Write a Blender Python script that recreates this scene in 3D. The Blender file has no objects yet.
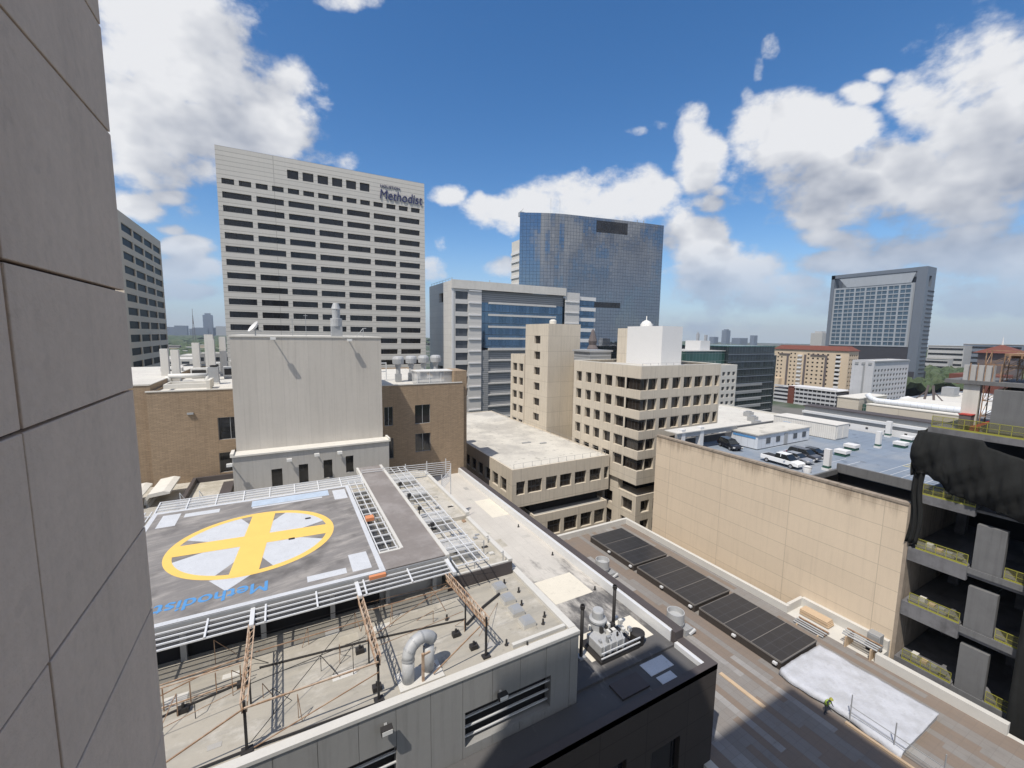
import bpy, math, random
from mathutils import Vector, Matrix
random.seed(7)
R = math.radians
scene = bpy.context.scene
C = scene.collection
GZ = -50.0                      # street level; the camera stands at z = 0

# ------------------------------------------------------------------ node maths
class N:
    """a node socket or number with operators, for writing shader maths"""
    def __init__(s, nt, v): s.nt, s.v = nt, v
    def _m(s, op, *a, clamp=False):
        n = s.nt.nodes.new('ShaderNodeMath'); n.operation = op; n.use_clamp = clamp
        for i, x in enumerate((s,) + a):
            x = x.v if isinstance(x, N) else x
            if isinstance(x, (int, float)): n.inputs[i].default_value = x
            else: s.nt.links.new(x, n.inputs[i])
        return N(s.nt, n.outputs[0])
    def __add__(s, o): return s._m('ADD', o)
    def __sub__(s, o): return s._m('SUBTRACT', o)
    def __mul__(s, o): return s._m('MULTIPLY', o)
    def __truediv__(s, o): return s._m('DIVIDE', o)
    def clamp(s): return s._m('ADD', 0.0, clamp=True)
    def max(s, o): return s._m('MAXIMUM', o)
    def min(s, o): return s._m('MINIMUM', o)
    def pow(s, o): return s._m('POWER', o)
    def abs(s): return s._m('ABSOLUTE')
    def gt(s, o): return s._m('GREATER_THAN', o)
    def lt(s, o): return s._m('LESS_THAN', o)
    def step(s, a, b):
        n = s.nt.nodes.new('ShaderNodeMapRange'); n.interpolation_type = 'SMOOTHSTEP'
        s.nt.links.new(s.v, n.inputs[0]); n.inputs[1].default_value = a; n.inputs[2].default_value = b
        return N(s.nt, n.outputs[0])
def xyz(nt, sock):
    n = nt.nodes.new('ShaderNodeSeparateXYZ'); nt.links.new(sock, n.inputs[0])
    return [N(nt, o) for o in n.outputs]
def comb(nt, *a):
    n = nt.nodes.new('ShaderNodeCombineXYZ')
    for i, x in enumerate(a):
        x = x.v if isinstance(x, N) else x
        if isinstance(x, (int, float)): n.inputs[i].default_value = x
        else: nt.links.new(x, n.inputs[i])
    return n.outputs[0]
def noise(nt, vec, scale, detail=3, rough=.55, dist=0):
    n = nt.nodes.new('ShaderNodeTexNoise'); n.inputs['Scale'].default_value = scale
    n.inputs['Detail'].default_value = detail; n.inputs['Roughness'].default_value = rough
    n.inputs['Distortion'].default_value = dist
    nt.links.new(vec, n.inputs['Vector']); return N(nt, n.outputs['Fac'])
def mixc(nt, fac, a, b, mode='MIX'):
    n = nt.nodes.new('ShaderNodeMix'); n.data_type = 'RGBA'; n.blend_type = mode
    for sock, x in ((n.inputs[0], fac), (n.inputs[6], a), (n.inputs[7], b)):
        x = x.v if isinstance(x, N) else x
        if isinstance(x, (int, float)): sock.default_value = x
        elif isinstance(x, tuple): sock.default_value = (*x, 1) if len(x) == 3 else x
        else: nt.links.new(x, sock)
    return n.outputs[2]

MATS = {}
def mat(name, col, rough=.85, var=.12, scale=.6, streak=0, joints=None, col2=None, metal=0, bump=.0,
        spots=0, brick=None, fine=.06, spec=.4, jcol=.55, plan=False, alpha=1, stain=None):
    """procedural surface: base colour, large and fine noise, rain streaks, panel joints or bricks"""
    m = bpy.data.materials.new(name); m.use_nodes = True; nt = m.node_tree
    b = nt.nodes['Principled BSDF']
    g = nt.nodes.new('ShaderNodeNewGeometry'); P = g.outputs['Position']
    x, y, z = xyz(nt, P); nx, ny, nz = xyz(nt, g.outputs['True Normal'])
    h = x * ny.abs().gt(.7) + y * ny.abs().lt(.7001)
    n1 = noise(nt, P, scale, 4, .6); n2 = noise(nt, P, scale * 9, 3, .7)
    f = (n1 - .5) * (2 * var) + (n2 - .5) * (2 * fine) + 1.0
    if streak:
        s = noise(nt, comb(nt, h * 2.2, z * .12, 0), 1.0, 4, .65)
        f = f - s.step(.45, .75) * streak
    if joints or brick:
        w, hh, sz = (joints or brick)[:3]
        t = nt.nodes.new('ShaderNodeTexBrick'); t.offset = .5 if brick else 0.0
        t.inputs['Scale'].default_value = 1; t.inputs['Mortar Size'].default_value = sz
        t.inputs['Mortar Smooth'].default_value = 0.1
        t.inputs['Brick Width'].default_value = w; t.inputs['Row Height'].default_value = hh
        t.inputs['Color1'].default_value = (1, 1, 1, 1)
        v1 = .78 if brick else .94
        t.inputs['Color2'].default_value = (v1, v1, v1, 1)
        t.inputs['Mortar'].default_value = (jcol, jcol, jcol, 1)
        nt.links.new(comb(nt, y, x, 0) if plan else comb(nt, h, z, 0), t.inputs['Vector'])
        base = mixc(nt, 1.0, tuple(col), t.outputs['Color'], 'MULTIPLY')
    else: base = tuple(col)
    if col2: base = mixc(nt, noise(nt, P, scale * .7, 5, .65).step(.42, .62), base, tuple(col2))
    if stain: base = stain(nt, P, x, y, z, base)
    if spots:
        f = f - noise(nt, P, scale * 5, 2, .5).step(.62, .7) * spots
    outc = mixc(nt, 1.0, base, comb(nt, f, f, f), 'MULTIPLY')
    nt.links.new(outc, b.inputs['Base Color'])
    b.inputs['Roughness'].default_value = rough; b.inputs['Metallic'].default_value = metal
    b.inputs['Specular IOR Level'].default_value = spec
    if alpha < 1: b.inputs['Alpha'].default_value = alpha
    if bump:
        bn = nt.nodes.new('ShaderNodeBump'); bn.inputs['Strength'].default_value = bump
        bn.inputs['Distance'].default_value = .05
        nt.links.new(n2.v, bn.inputs['Height']); nt.links.new(bn.outputs[0], b.inputs['Normal'])
    MATS[name] = m
    return m
def glass(name, col, rough=.06, metal=.0, wob=.02, grid=None, gcol=(.1, .12, .14), spec=.6, vary=.3, gw=.07):
    """window glass seen from outside: dark, glossy, each pane tilted a hair; grid = (pane width, storey height)"""
    m = bpy.data.materials.new(name); m.use_nodes = True; nt = m.node_tree
    b = nt.nodes['Principled BSDF']
    g = nt.nodes.new('ShaderNodeNewGeometry'); P = g.outputs['Position']
    x, y, z = xyz(nt, P); nx, ny, nz = xyz(nt, g.outputs['True Normal'])
    gx, gz = grid or (1.6, 2.0)
    h = x * ny.abs().gt(.7) + y * ny.abs().lt(.7001)
    cell = comb(nt, (h / gx)._m('FLOOR'), (z / gz)._m('FLOOR'), 3.3)
    wn = nt.nodes.new('ShaderNodeTexWhiteNoise'); nt.links.new(cell, wn.inputs[0])
    r = N(nt, wn.outputs['Value'])
    base = mixc(nt, r * vary, tuple(col), tuple(c * 2.2 + .01 for c in col))
    rg = rough
    if grid:
        fx = (h / gx)._m('FRACT'); fz = (z / gz)._m('FRACT')
        ln = fx.lt(gw).max(fz.lt(gw)); base = mixc(nt, ln, base, tuple(gcol))
        rr = ln * .5 + rough; nt.links.new(rr.v, b.inputs['Roughness'])
    else: b.inputs['Roughness'].default_value = rough
    nt.links.new(base, b.inputs['Base Color'])
    b.inputs['Metallic'].default_value = metal; b.inputs['Specular IOR Level'].default_value = spec
    # pane tilt
    vm = nt.nodes.new('ShaderNodeVectorMath'); vm.operation = 'MULTIPLY_ADD'
    nt.links.new(wn.outputs['Color'], vm.inputs[0]); vm.inputs[1].default_value = (wob,) * 3
    nt.links.new(g.outputs['Normal'], vm.inputs[2])
    v2 = nt.nodes.new('ShaderNodeVectorMath'); v2.operation = 'SUBTRACT'
    nt.links.new(vm.outputs[0], v2.inputs[0]); v2.inputs[1].default_value = (wob / 2,) * 3
    v3 = nt.nodes.new('ShaderNodeVectorMath'); v3.operation = 'NORMALIZE'; nt.links.new(v2.outputs[0], v3.inputs[0])
    nt.links.new(v3.outputs[0], b.inputs['Normal'])
    MATS[name] = m
    return m

# ------------------------------------------------------------------ mesh builder
class MB:
    def __init__(s): s.v, s.f = [], []
    def poly(s, pts):
        i = len(s.v); s.v += [tuple(p) for p in pts]; s.f.append(tuple(range(i, i + len(pts)))); return s
    def box(s, x0, x1, y0, y1, z0, z1):
        i = len(s.v)
        s.v += [(x, y, z) for z in (z0, z1) for y in (y0, y1) for x in (x0, x1)]
        for q in ((0, 2, 3, 1), (4, 5, 7, 6), (0, 1, 5, 4), (2, 6, 7, 3), (0, 4, 6, 2), (1, 3, 7, 5)):
            s.f.append(tuple(i + k for k in q))
        return s
    def beam(s, p, q, w=.1, h=None):
        p, q = Vector(p), Vector(q); d = (q - p).normalized(); h = h or w
        a = d.cross(Vector((0, 0, 1)))
        if a.length < .01: a = Vector((1, 0, 0))
        a.normalize(); b = d.cross(a).normalized(); i = len(s.v)
        for e in (p, q):
            for sa, sb in ((-1, -1), (1, -1), (1, 1), (-1, 1)): s.v.append(tuple(e + a * sa * w / 2 + b * sb * h / 2))
        s.f += [(i, i + 3, i + 2, i + 1), (i + 4, i + 5, i + 6, i + 7)]
        for k in range(4): s.f.append((i + k, i + (k + 1) % 4, i + 4 + (k + 1) % 4, i + 4 + k))
        return s
    def tube(s, pts, r, n=8, caps=True):
        pts = [Vector(p) for p in pts]; rs = r if isinstance(r, (list, tuple)) else [r] * len(pts)
        i0 = len(s.v); up = None
        for k, p in enumerate(pts):
            d = (pts[min(k + 1, len(pts) - 1)] - pts[max(k - 1, 0)]).normalized()
            if up is None:
                up = d.cross(Vector((0, 0, 1)))
                if up.length < .05: up = Vector((1, 0, 0))
            a = (up - d * up.dot(d)).normalized(); b = d.cross(a); up = a
            for j in range(n):
                t = 2 * math.pi * j / n; s.v.append(tuple(p + (a * math.cos(t) + b * math.sin(t)) * rs[k]))
        for k in range(len(pts) - 1):
            for j in range(n):
                s.f.append((i0 + k * n + j, i0 + k * n + (j + 1) % n, i0 + (k + 1) * n + (j + 1) % n, i0 + (k + 1) * n + j))
        if caps:
            s.f.append(tuple(i0 + j for j in range(n))[::-1]); s.f.append(tuple(i0 + (len(pts) - 1) * n + j for j in range(n)))
        return s
    def lathe(s, c, prof, n=14):
        c = Vector(c); i0 = len(s.v)
        for r, z in prof:
            for j in range(n):
                t = 2 * math.pi * j / n; s.v.append((c.x + r * math.cos(t), c.y + r * math.sin(t), c.z + z))
        for k in range(len(prof) - 1):
            for j in range(n):
                s.f.append((i0 + k * n + j, i0 + k * n + (j + 1) % n, i0 + (k + 1) * n + (j + 1) % n, i0 + (k + 1) * n + j))
        return s
    def extrude(s, pts, d):
        """closed outline (3-D points) pushed along vector d"""
        n = len(pts); i = len(s.v); d = Vector(d)
        s.v += [tuple(p) for p in pts] + [tuple(Vector(p) + d) for p in pts]
        s.f += [tuple(range(i, i + n)), tuple(range(i + 2 * n - 1, i + n - 1, -1))]
        for k in range(n): s.f.append((i + k, i + n + k, i + n + (k + 1) % n, i + (k + 1) % n))
        return s
    def build(s, name, m, parent=None, smooth=False, bevel=0):
        org = Vector(parent.get('_org', (0, 0, 0))) if parent else Vector((0, 0, 0))
        me = bpy.data.meshes.new(name)
        me.from_pydata([tuple(Vector(v) - org) for v in s.v], [], s.f); me.update()
        if smooth:
            for p in me.polygons: p.use_smooth = True
        o = bpy.data.objects.new(name, me); C.objects.link(o)
        me.materials.append(MATS[m] if isinstance(m, str) else m)
        if parent:
            o.parent = parent; o['_org'] = tuple(org)
        else: o['_org'] = (0, 0, 0)
        if bevel:
            b = o.modifiers.new('bevel', 'BEVEL'); b.width = bevel; b.segments = 2; b.limit_method = 'ANGLE'
        return o
def tag(o, label, cat, group=None, kind=None):
    if label: o['label'] = label
    if cat: o['category'] = cat
    if group: o['group'] = group
    if kind: o['kind'] = kind
    return o
def thing(name, loc, label, cat, group=None):
    o = bpy.data.objects.new(name, None); C.objects.link(o); o.location = loc; o['_org'] = tuple(loc)
    o.empty_display_size = .5
    return tag(o, label, cat, group)
def dup(root, loc, rz=None, label=None, group=None):
    def cp(o, parent):
        c = o.copy(); C.objects.link(c)
        if parent: c.parent = parent
        for ch in [k for k in list(bpy.data.objects) if k.parent == o]: cp(ch, c)
        return c
    r = cp(root, None); r.location = loc
    if rz is not None: r.rotation_euler = (0, 0, rz)
    if label: r['label'] = label
    if group: r['group'] = group
    return r
def struct(o): o['kind'] = 'structure'; return o

# ------------------------------------------------------------------ facades
def side_map(side, c):
    """(u, z, depth inwards) -> world for a wall on the given side at plane coordinate c"""
    return {'S': lambda u, z, d: (u, c + d, z), 'N': lambda u, z, d: (u, c - d, z),
            'W': lambda u, z, d: (c + d, u, z), 'E': lambda u, z, d: (c - d, u, z)}[side]
def facade(mb, side, c, u0, u1, z0, z1, ops, depth):
    f = side_map(side, c)
    def q(a0, a1, b0, b1): mb.poly([f(a0, b0, 0), f(a1, b0, 0), f(a1, b1, 0), f(a0, b1, 0)])
    zs = sorted({z0, z1} | {min(max(v, z0), z1) for o in ops for v in o[2:4]})
    for a, b in zip(zs, zs[1:]):
        if b - a < 1e-4: continue
        m = (a + b) / 2; row = sorted([o for o in ops if o[2] <= m <= o[3]]); u = u0
        for o in row:
            if o[0] > u: q(u, o[0], a, b)
            u = max(u, o[1])
        if u < u1 - 1e-4: q(u, u1, a, b)
    for a0, a1, b0, b1 in ops:
        for (p, r) in (((a0, b0), (a1, b0)), ((a1, b0), (a1, b1)), ((a1, b1), (a0, b1)), ((a0, b1), (a0, b0))):
            mb.poly([f(*p, 0), f(*r, 0), f(*r, depth), f(*p, depth)])
def panes(parent, side, c, ops, depth, m, name='window', frame=None, mull=0, limit=100, th=.06):
    f = side_map(side, c)
    def pane(mb, o):
        a, b = f(o[0] - .03, o[2] - .03, depth), f(o[1] + .03, o[3] + .03, depth + th)
        mb.box(min(a[0], b[0]), max(a[0], b[0]), min(a[1], b[1]), max(a[1], b[1]), a[2], b[2])
    for i, o in enumerate(ops[:limit]):
        mb = MB(); pane(mb, o); w = mb.build(name, m, parent)
        if frame:
            fm = MB(); t = .07; d0, d1 = depth - .09, depth - .005
            rects = [(o[0], o[1], o[2], o[2] + t), (o[0], o[1], o[3] - t, o[3]), (o[0], o[0] + t, o[2] + t, o[3] - t), (o[1] - t, o[1], o[2] + t, o[3] - t)]
            for k in range(1, mull + 1):
                cc = o[0] + (o[1] - o[0]) * k / (mull + 1); rects.append((cc - t / 2, cc + t / 2, o[2] + t, o[3] - t))
            for r in rects:
                a, b = f(r[0], r[2], d0), f(r[1], r[3], d1)
                fm.box(min(a[0], b[0]), max(a[0], b[0]), min(a[1], b[1]), max(a[1], b[1]), a[2], b[2])
            fm.build('frame', frame, w)
    if len(ops) > limit:
        mb = MB()
        for o in ops[limit:]: pane(mb, o)
        w = mb.build(name, m, parent); w['kind'] = 'stuff'
def building(name, label, cat, x0, x1, y0, y1, z1, wall, roof, ops=None, depth=.4, par=(.8, .35), wm='win_dark',
             z0=GZ, frame=None, mull=0, group=None, limit=100, parts=True):
    t = thing(name, ((x0 + x1) / 2, (y0 + y1) / 2, z0), label, cat, group); ops = ops or {}
    mb = MB()
    for side, c, u0, u1 in (('S', y0, x0, x1), ('N', y1, x0, x1), ('W', x0, y0, y1), ('E', x1, y0, y1)):
        facade(mb, side, c, u0, u1, z0, z1, ops.get(side, []), depth)
    h, w = par
    X, Y = (x0, x0 + w, x1 - w, x1), (y0, y0 + w, y1 - w, y1)
    for a in (((X[0], Y[0]), (X[3], Y[0]), (X[2], Y[1]), (X[1], Y[1])), ((X[3], Y[0]), (X[3], Y[3]), (X[2], Y[2]), (X[2], Y[1])),
              ((X[3], Y[3]), (X[0], Y[3]), (X[1], Y[2]), (X[2], Y[2])), ((X[0], Y[3]), (X[0], Y[0]), (X[1], Y[1]), (X[1], Y[2]))):
        mb.poly([(*p, z1) for p in a])
        mb.poly([(*a[2], z1), (*a[3], z1), (*a[3], z1 - h), (*a[2], z1 - h)])
    mb.build('wall', wall, t)
    MB().poly([(X[1], Y[1], z1 - h), (X[2], Y[1], z1 - h), (X[2], Y[2], z1 - h), (X[1], Y[2], z1 - h)]).build('roof', roof, t)
    n = limit
    for s in ('S', 'W', 'E', 'N'):
        if ops.get(s):
            c = {'S': y0, 'N': y1, 'W': x0, 'E': x1}[s]
            panes(t, s, c, ops[s], depth, wm, frame=frame, mull=mull, limit=max(n, 0) if n > 0 else 0); n -= len(ops[s])
    return t
def grid_ops(us, rows):
    """us = [(u0,u1)..], rows = [(z0,z1)..]"""
    return [(a, b, c, d) for (c, d) in rows for (a, b) in us]
def spans(start, end, n, ratio):
    p = (end - start) / n; return [(start + p * i + p * (1 - ratio) / 2, start + p * (i + 1) - p * (1 - ratio) / 2) for i in range(n)]
def text_mesh(name, body, size, depth, m, parent, loc, rot, sx=1.0, shear=0, offset=0):
    cu = bpy.data.curves.new(name, 'FONT'); cu.body = body; cu.size = size; cu.extrude = depth; cu.shear = shear; cu.offset = offset
    cu.align_x = 'CENTER'; cu.align_y = 'CENTER'
    o = bpy.data.objects.new('tmp', cu); C.objects.link(o)
    bpy.context.view_layer.update()
    me = bpy.data.meshes.new_from_object(o.evaluated_get(bpy.context.evaluated_depsgraph_get()))
    bpy.data.objects.remove(o); bpy.data.curves.remove(cu)
    M = Matrix.Translation(Vector(loc) - Vector(parent['_org'])) @ rot.to_4x4() @ Matrix.Diagonal((sx, 1, 1, 1))
    me.transform(M); me.name = name
    o = bpy.data.objects.new(name, me); C.objects.link(o); me.materials.clear(); me.materials.append(MATS[m]); o.parent = parent
    o['_org'] = parent['_org']
    return o

# ------------------------------------------------------------------ materials
def strip_stain_shade(nt, P, x, y, z, base):  # dark worn roofing, its colour deepened further for the shade at the front
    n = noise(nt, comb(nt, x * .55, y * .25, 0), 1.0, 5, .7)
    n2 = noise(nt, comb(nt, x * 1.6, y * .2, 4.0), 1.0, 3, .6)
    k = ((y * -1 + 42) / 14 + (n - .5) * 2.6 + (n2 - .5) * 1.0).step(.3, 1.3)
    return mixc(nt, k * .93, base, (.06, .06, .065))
def pad_stain(nt, P, x, y, z, base):
    n = noise(nt, comb(nt, x * .22 + y * .05, y * .9 - x * .25, 0), 1.0, 6, .7)
    n2 = noise(nt, P, .35, 4, .6)
    a = mixc(nt, n.step(.42, .7), base, (.33, .31, .29))
    return mixc(nt, n2.step(.5, .72) * .7, a, (.085, .08, .078))
def low_stain(nt, P, x, y, z, base):
    n = noise(nt, comb(nt, x * .12, y * .8, 0), 1.0, 6, .7)
    n2 = noise(nt, P, .8, 4, .7)
    n3 = noise(nt, comb(nt, x * .35, y * .5, 2), 1.0, 7, .75)
    a = mixc(nt, n.step(.42, .68) * .75, base, (.27, .26, .235)); a = mixc(nt, n3.step(.5, .68) * .45, a, (.58, .56, .52))
    return mixc(nt, n2.step(.6, .78) * .7, a, (.12, .115, .105))
def paver_stain(nt, P, x, y, z, base):
    row = (x / .72)._m('FLOOR'); blk = ((y + row * 3.7) / 9.5)._m('FLOOR')
    w = nt.nodes.new('ShaderNodeTexWhiteNoise'); nt.links.new(comb(nt, row, blk, 0), w.inputs[0])
    w2 = nt.nodes.new('ShaderNodeTexWhiteNoise'); nt.links.new(comb(nt, row, (y / .8)._m('FLOOR'), 5.0), w2.inputs[0])
    r = N(nt, w.outputs['Value']); r2 = N(nt, w2.outputs['Value'])
    a = mixc(nt, r.gt(.45), (.205, .165, .135), (.225, .215, .205)); a = mixc(nt, r.gt(.88), a, (.29, .285, .28))
    a = mixc(nt, r2 * .3, a, (.2, .17, .15)); a = mixc(nt, noise(nt, P, .5, 5, .7).step(.5, .75) * .5, a, (.16, .15, .14))
    g = ((x / .72)._m('FRACT')).lt(.07).max((y / .8)._m('FRACT').lt(.04))
    return mixc(nt, g * .3, a, (.12, .11, .1))
mat('pier_panel', (.68, .545, .435), .85, .10, 1.1, fine=.10, streak=.09, spots=.05, bump=.25)
mat('joint_dark', (.10, .07, .055), .9, .3, 3)
mat('tower_conc', (.60, .575, .53), .85, .05, .05, streak=.05, joints=(60, 1.35, .09), jcol=.62, fine=.03)
mat('left_conc', (.74, .63, .50), .85, .05, .05, fine=.03)
mat('pent_conc', (.52, .49, .445), .85, .07, .3, streak=.10, joints=(1.5, 40, .035), jcol=.88, fine=.05)
mat('pent_lower', (.42, .41, .39), .85, .08, .4, streak=.12, joints=(1.9, 40, .03), jcol=.85)
mat('cap_stone', (.62, .6, .55), .8, .15, .7)
mat('brick', (.38, .285, .195), .9, .14, .3, brick=(.62, .17, .03), jcol=.68, fine=.10, streak=.14)
mat('tan_conc', (.58, .52, .43), .85, .09, .25, streak=.16, joints=(6.2, 3.85, .05), jcol=.75)
def wall_top_stain(nt, P, x, y, z, base):
    n = noise(nt, comb(nt, y * 1.3, z * .10, 0), 1.0, 5, .7); n2 = noise(nt, comb(nt, y * .25, 0, 0), 1.0, 2, .5)
    k = ((z + 18.6) / 1.6 + (n - .5) * 3.2 + (n2 - .5) * 1.5).step(0, 1.6)
    return mixc(nt, k * .8, base, (.24, .185, .135))
mat('garage_wall', (.66, .55, .42), .85, .06, .15, streak=.08, joints=(9.5, 2.2, .035), jcol=.72, fine=.04, stain=wall_top_stain)
mat('garage_cap', (.30, .25, .2), .9, .3, 1.2, streak=.5)
mat('roof_pale', (.56, .54, .49), .9, .16, .15, col2=(.42, .405, .375), spots=.25)
mat('roof_white', (.58, .565, .52), .8, .16, .25, spots=.22, col2=(.56, .54, .5))
mat('patch_cream', (.66, .62, .53), .8, .08, .5, spots=.1)
mat('roof_gray', (.36, .35, .33), .9, .2, .2)
mat('roof_strip', (.53, .505, .465), .85, .14, .2, stain=strip_stain_shade, joints=(3.2, 1.1, .02), jcol=.85, plan=True)
mat('roof_low', (.38, .355, .305), .9, .08, .3, stain=low_stain, spots=.08, bump=.1)
mat('roof_mid', (.48, .455, .405), .9, .18, .8, col2=(.38, .355, .30), spots=.25)
mat('pad_deck', (.20, .19, .185), .85, .12, .5, stain=pad_stain)
mat('walk_deck', (.21, .19, .18), .85, .18, .4, col2=(.27, .25, .24))
mat('paint_white', (.54, .56, .59), .6, .14, 1.0, fine=.12, spots=.14)
mat('paint_yellow', (.80, .53, .14), .6, .06, .9, fine=.05)
mat('paint_blue', (.09, .27, .55), .7, .15, 2.0, fine=.2)
mat('paint_paleblue', (.42, .50, .60), .8, .25, 1.2, fine=.2)
mat('metal_white', (.72, .73, .74), .45, .06, 2, metal=.2)
mat('metal_gray', (.38, .39, .40), .5, .12, 1.5, metal=.3)
mat('galv', (.42, .43, .44), .6, .15, 2.2, metal=.15)
mat('net_dark', (.085, .09, .10), .9, .2, 3, alpha=.3)
mat('net_light', (.55, .56, .57), .8, .15, 3, alpha=.45)
mat('rust', (.26, .16, .10), .9, .3, 3, col2=(.36, .25, .17))
mat('rust_pale', (.48, .37, .28), .85, .2, 3, col2=(.33, .21, .13))
mat('black_iron', (.03, .028, .028), .6, .1, 3)
mat('low_wall', (.27, .27, .265), .85, .06, .3, streak=.14)
mat('dark_wall', (.05, .042, .038), .85, .12, .4, joints=(4.2, 2.2, .03), jcol=.6)
mat('dark_cap', (.075, .065, .065), .7, .15, .8)
mat('solar', (.028, .030, .036), .28, .12, .8, joints=(1.05, 1.7, .03), plan=True, jcol=1.9)
mat('solar_frame', (.22, .21, .2), .5, .1, 2, metal=.4)
mat('pavers', (.3, .25, .2), .9, .08, .8, stain=paver_stain)
mat('curb', (.55, .54, .51), .85, .1, .8)
mat('tarp', (.50, .52, .57), .6, .08, .9, bump=.8, col2=(.44, .455, .49), spots=.1)
mat('garage_deck', (.19, .235, .30), .8, .2, .12, col2=(.25, .28, .32), spots=.25, streak=.1)
mat('container', (.72, .70, .66), .6, .1, .8, joints=(.35, 30, .05), jcol=.8)
mat('trailer_wall', (.62, .66, .72), .6, .06, .8, joints=(1.2, 30, .04), jcol=.75)
mat('constr_conc', (.17, .17, .18), .9, .2, .6, col2=(.12, .12, .125), streak=.2)  # colour lowered to carry the window dimming over the right edge
mat('constr_pale', (.15, .152, .156), .9, .2, .8, streak=.25)  # paler concrete, darkened in the colour for the same dimming
mat('safety_yellow', (.30, .29, .05), .6, .08, 2)  # muted in the colour for the dimming at the right edge
mat('mesh_yellow', (.15, .145, .05), .8, .1, 3, alpha=.25)
mat('net_black', (.016, .017, .017), .95, .4, .9, bump=.8, alpha=.93, streak=.3)
mat('dark_void', (.018, .018, .02), .9)  # near-black, used where deep shade is put into the colour
mat('white_panel', (.60, .585, .56), .5, .04, .2, joints=(8, 2.4, .06), jcol=.8)
mat('white_conc', (.62, .60, .56), .7, .1, .3, streak=.12)
mat('pen_white', (.67, .67, .67), .6, .03, .4)
mat('louver_gray', (.33, .34, .35), .6, .05, .2, joints=(60, .8, .2), jcol=.6)
mat('span_beige', (.56, .46, .34), .85, .05, .05)
mat('roof_red', (.15, .05, .035), .8, .1, .4)
mat('block_white', (.52, .53, .56), .7, .03, .05, joints=(3, 3.6, .05), jcol=.85)
mat('hotel_frame', (.16, .185, .225), .5, .04, .03, metal=.2)
mat('hotel_panel', (.33, .36, .40), .5, .03, .05, joints=(2, 60, .1), jcol=.9)
mat('hotel_dark', (.05, .05, .06), .5)
mat('long_wall', (.52, .48, .41), .85, .05, .2, joints=(6, 2.6, .05), jcol=.8)
mat('far_blue', (.16, .19, .24), .7)
mat('far_pale', (.42, .42, .42), .8)
mat('far_brown', (.13, .11, .11), .8)
mat('white_metal2', (.64, .635, .61), .6, .14, 1.5, spots=.1)
mat('asphalt', (.05, .05, .052), .9)
mat('orange_box', (.62, .25, .12), .7)
mat('red_steel', (.38, .05, .04), .6)
mat('plywood', (.50, .38, .26), .8, .1, 2)
mat('green_box', (.03, .09, .07), .6)
mat('stripe_yellow', (.6, .48, .1), .7)
mat('leaf', (.055, .088, .032), .9, .35, .15, fine=.3, col2=(.09, .12, .05))
mat('leaf_far', (.06, .088, .045), .95, .4, .02, fine=.35, col2=(.085, .105, .06))
mat('bark', (.12, .09, .07), .9)
mat('hivis', (.35, .48, .09), .7)
mat('cloth_dark', (.05, .055, .07), .8)
mat('skin', (.45, .28, .2), .6)
mat('car_white', (.78, .79, .80), .25, .01, 1, spec=.6)
mat('car_black', (.02, .022, .028), .2, .01, 1, spec=.6)
mat('car_silver', (.45, .46, .48), .25, .01, 1, metal=.6)
mat('car_dark', (.06, .065, .08), .2, .01, 1, spec=.6)
mat('tyre', (.02, .02, .02), .8)
mat('rim', (.5, .5, .52), .35, metal=.8)
mat('lamp_glass', (.7, .7, .68), .2)
mat('tail_red', (.4, .02, .02), .3)
mat('sign_blue', (.035, .04, .12), .5)
glass('win_dark', (.012, .013, .015), .08, wob=.01)
glass('win_brown', (.022, .018, .016), .12, wob=.03, grid=(.9, 4.0), gcol=(.05, .05, .05), gw=.08)
glass('win_left', (.015, .02, .026), .4, spec=.05, wob=.01, grid=(1.9, 4.6), gcol=(.10, .11, .12))
glass('win_black', (.006, .006, .008), .15, wob=.02, grid=(2.2, 4.0), gcol=(.02, .02, .02), vary=1.0, gw=.04)
glass('win_blue', (.10, .16, .23), .07, metal=.75, wob=.02, grid=(1.6, 4.6), gcol=(.08, .11, .15), gw=.06)
glass('win_gray', (.055, .06, .07), .15, wob=.02)
glass('curtain', (.27, .285, .31), .03, metal=.95, wob=.010, grid=(2.0, 2.1), gcol=(.07, .09, .12), vary=.05, gw=.06)
glass('green_glass', (.03, .085, .075), .12, metal=.3, wob=.03, grid=(2.6, 4.2), gcol=(.16, .2, .2), gw=.05)
glass('green_dark', (.025, .035, .042), .12, metal=.3, wob=.03, grid=(2.6, 4.2), gcol=(.06, .075, .08), gw=.08)
glass('hotel_glass', (.07, .11, .15), .1, metal=.3, wob=.02)
glass('car_glass', (.015, .018, .02), .05, wob=0)

# ------------------------------------------------------------------ camera
f_px, pitch, roll, yaw = 422.18, 0.114663863, 0.0138641669, 0.498583191
cy, sy, cp, sp = math.cos(yaw), math.sin(yaw), math.cos(pitch), math.sin(pitch)
F = Vector((sy * cp, cy * cp, -sp)); r0 = Vector((cy, -sy, 0)); u0 = r0.cross(F)
c_, s_ = math.cos(roll), math.sin(roll); rr, uu = c_ * r0 + s_ * u0, -s_ * r0 + c_ * u0
cam = bpy.data.cameras.new('camera'); co = bpy.data.objects.new('camera', cam); C.objects.link(co)
cam.sensor_fit = 'HORIZONTAL'; cam.sensor_width = 36; cam.lens = 36 * f_px / 1024; cam.clip_start = .05; cam.clip_end = 30000
co.matrix_world = Matrix(((rr.x, uu.x, -F.x, 0), (rr.y, uu.y, -F.y, 0), (rr.z, uu.z, -F.z, 0), (0, 0, 0, 1)))
scene.camera = co
def pxdir(x, y): return F + rr * ((x - 512) / f_px) - uu * ((y - 384) / f_px)

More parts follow.
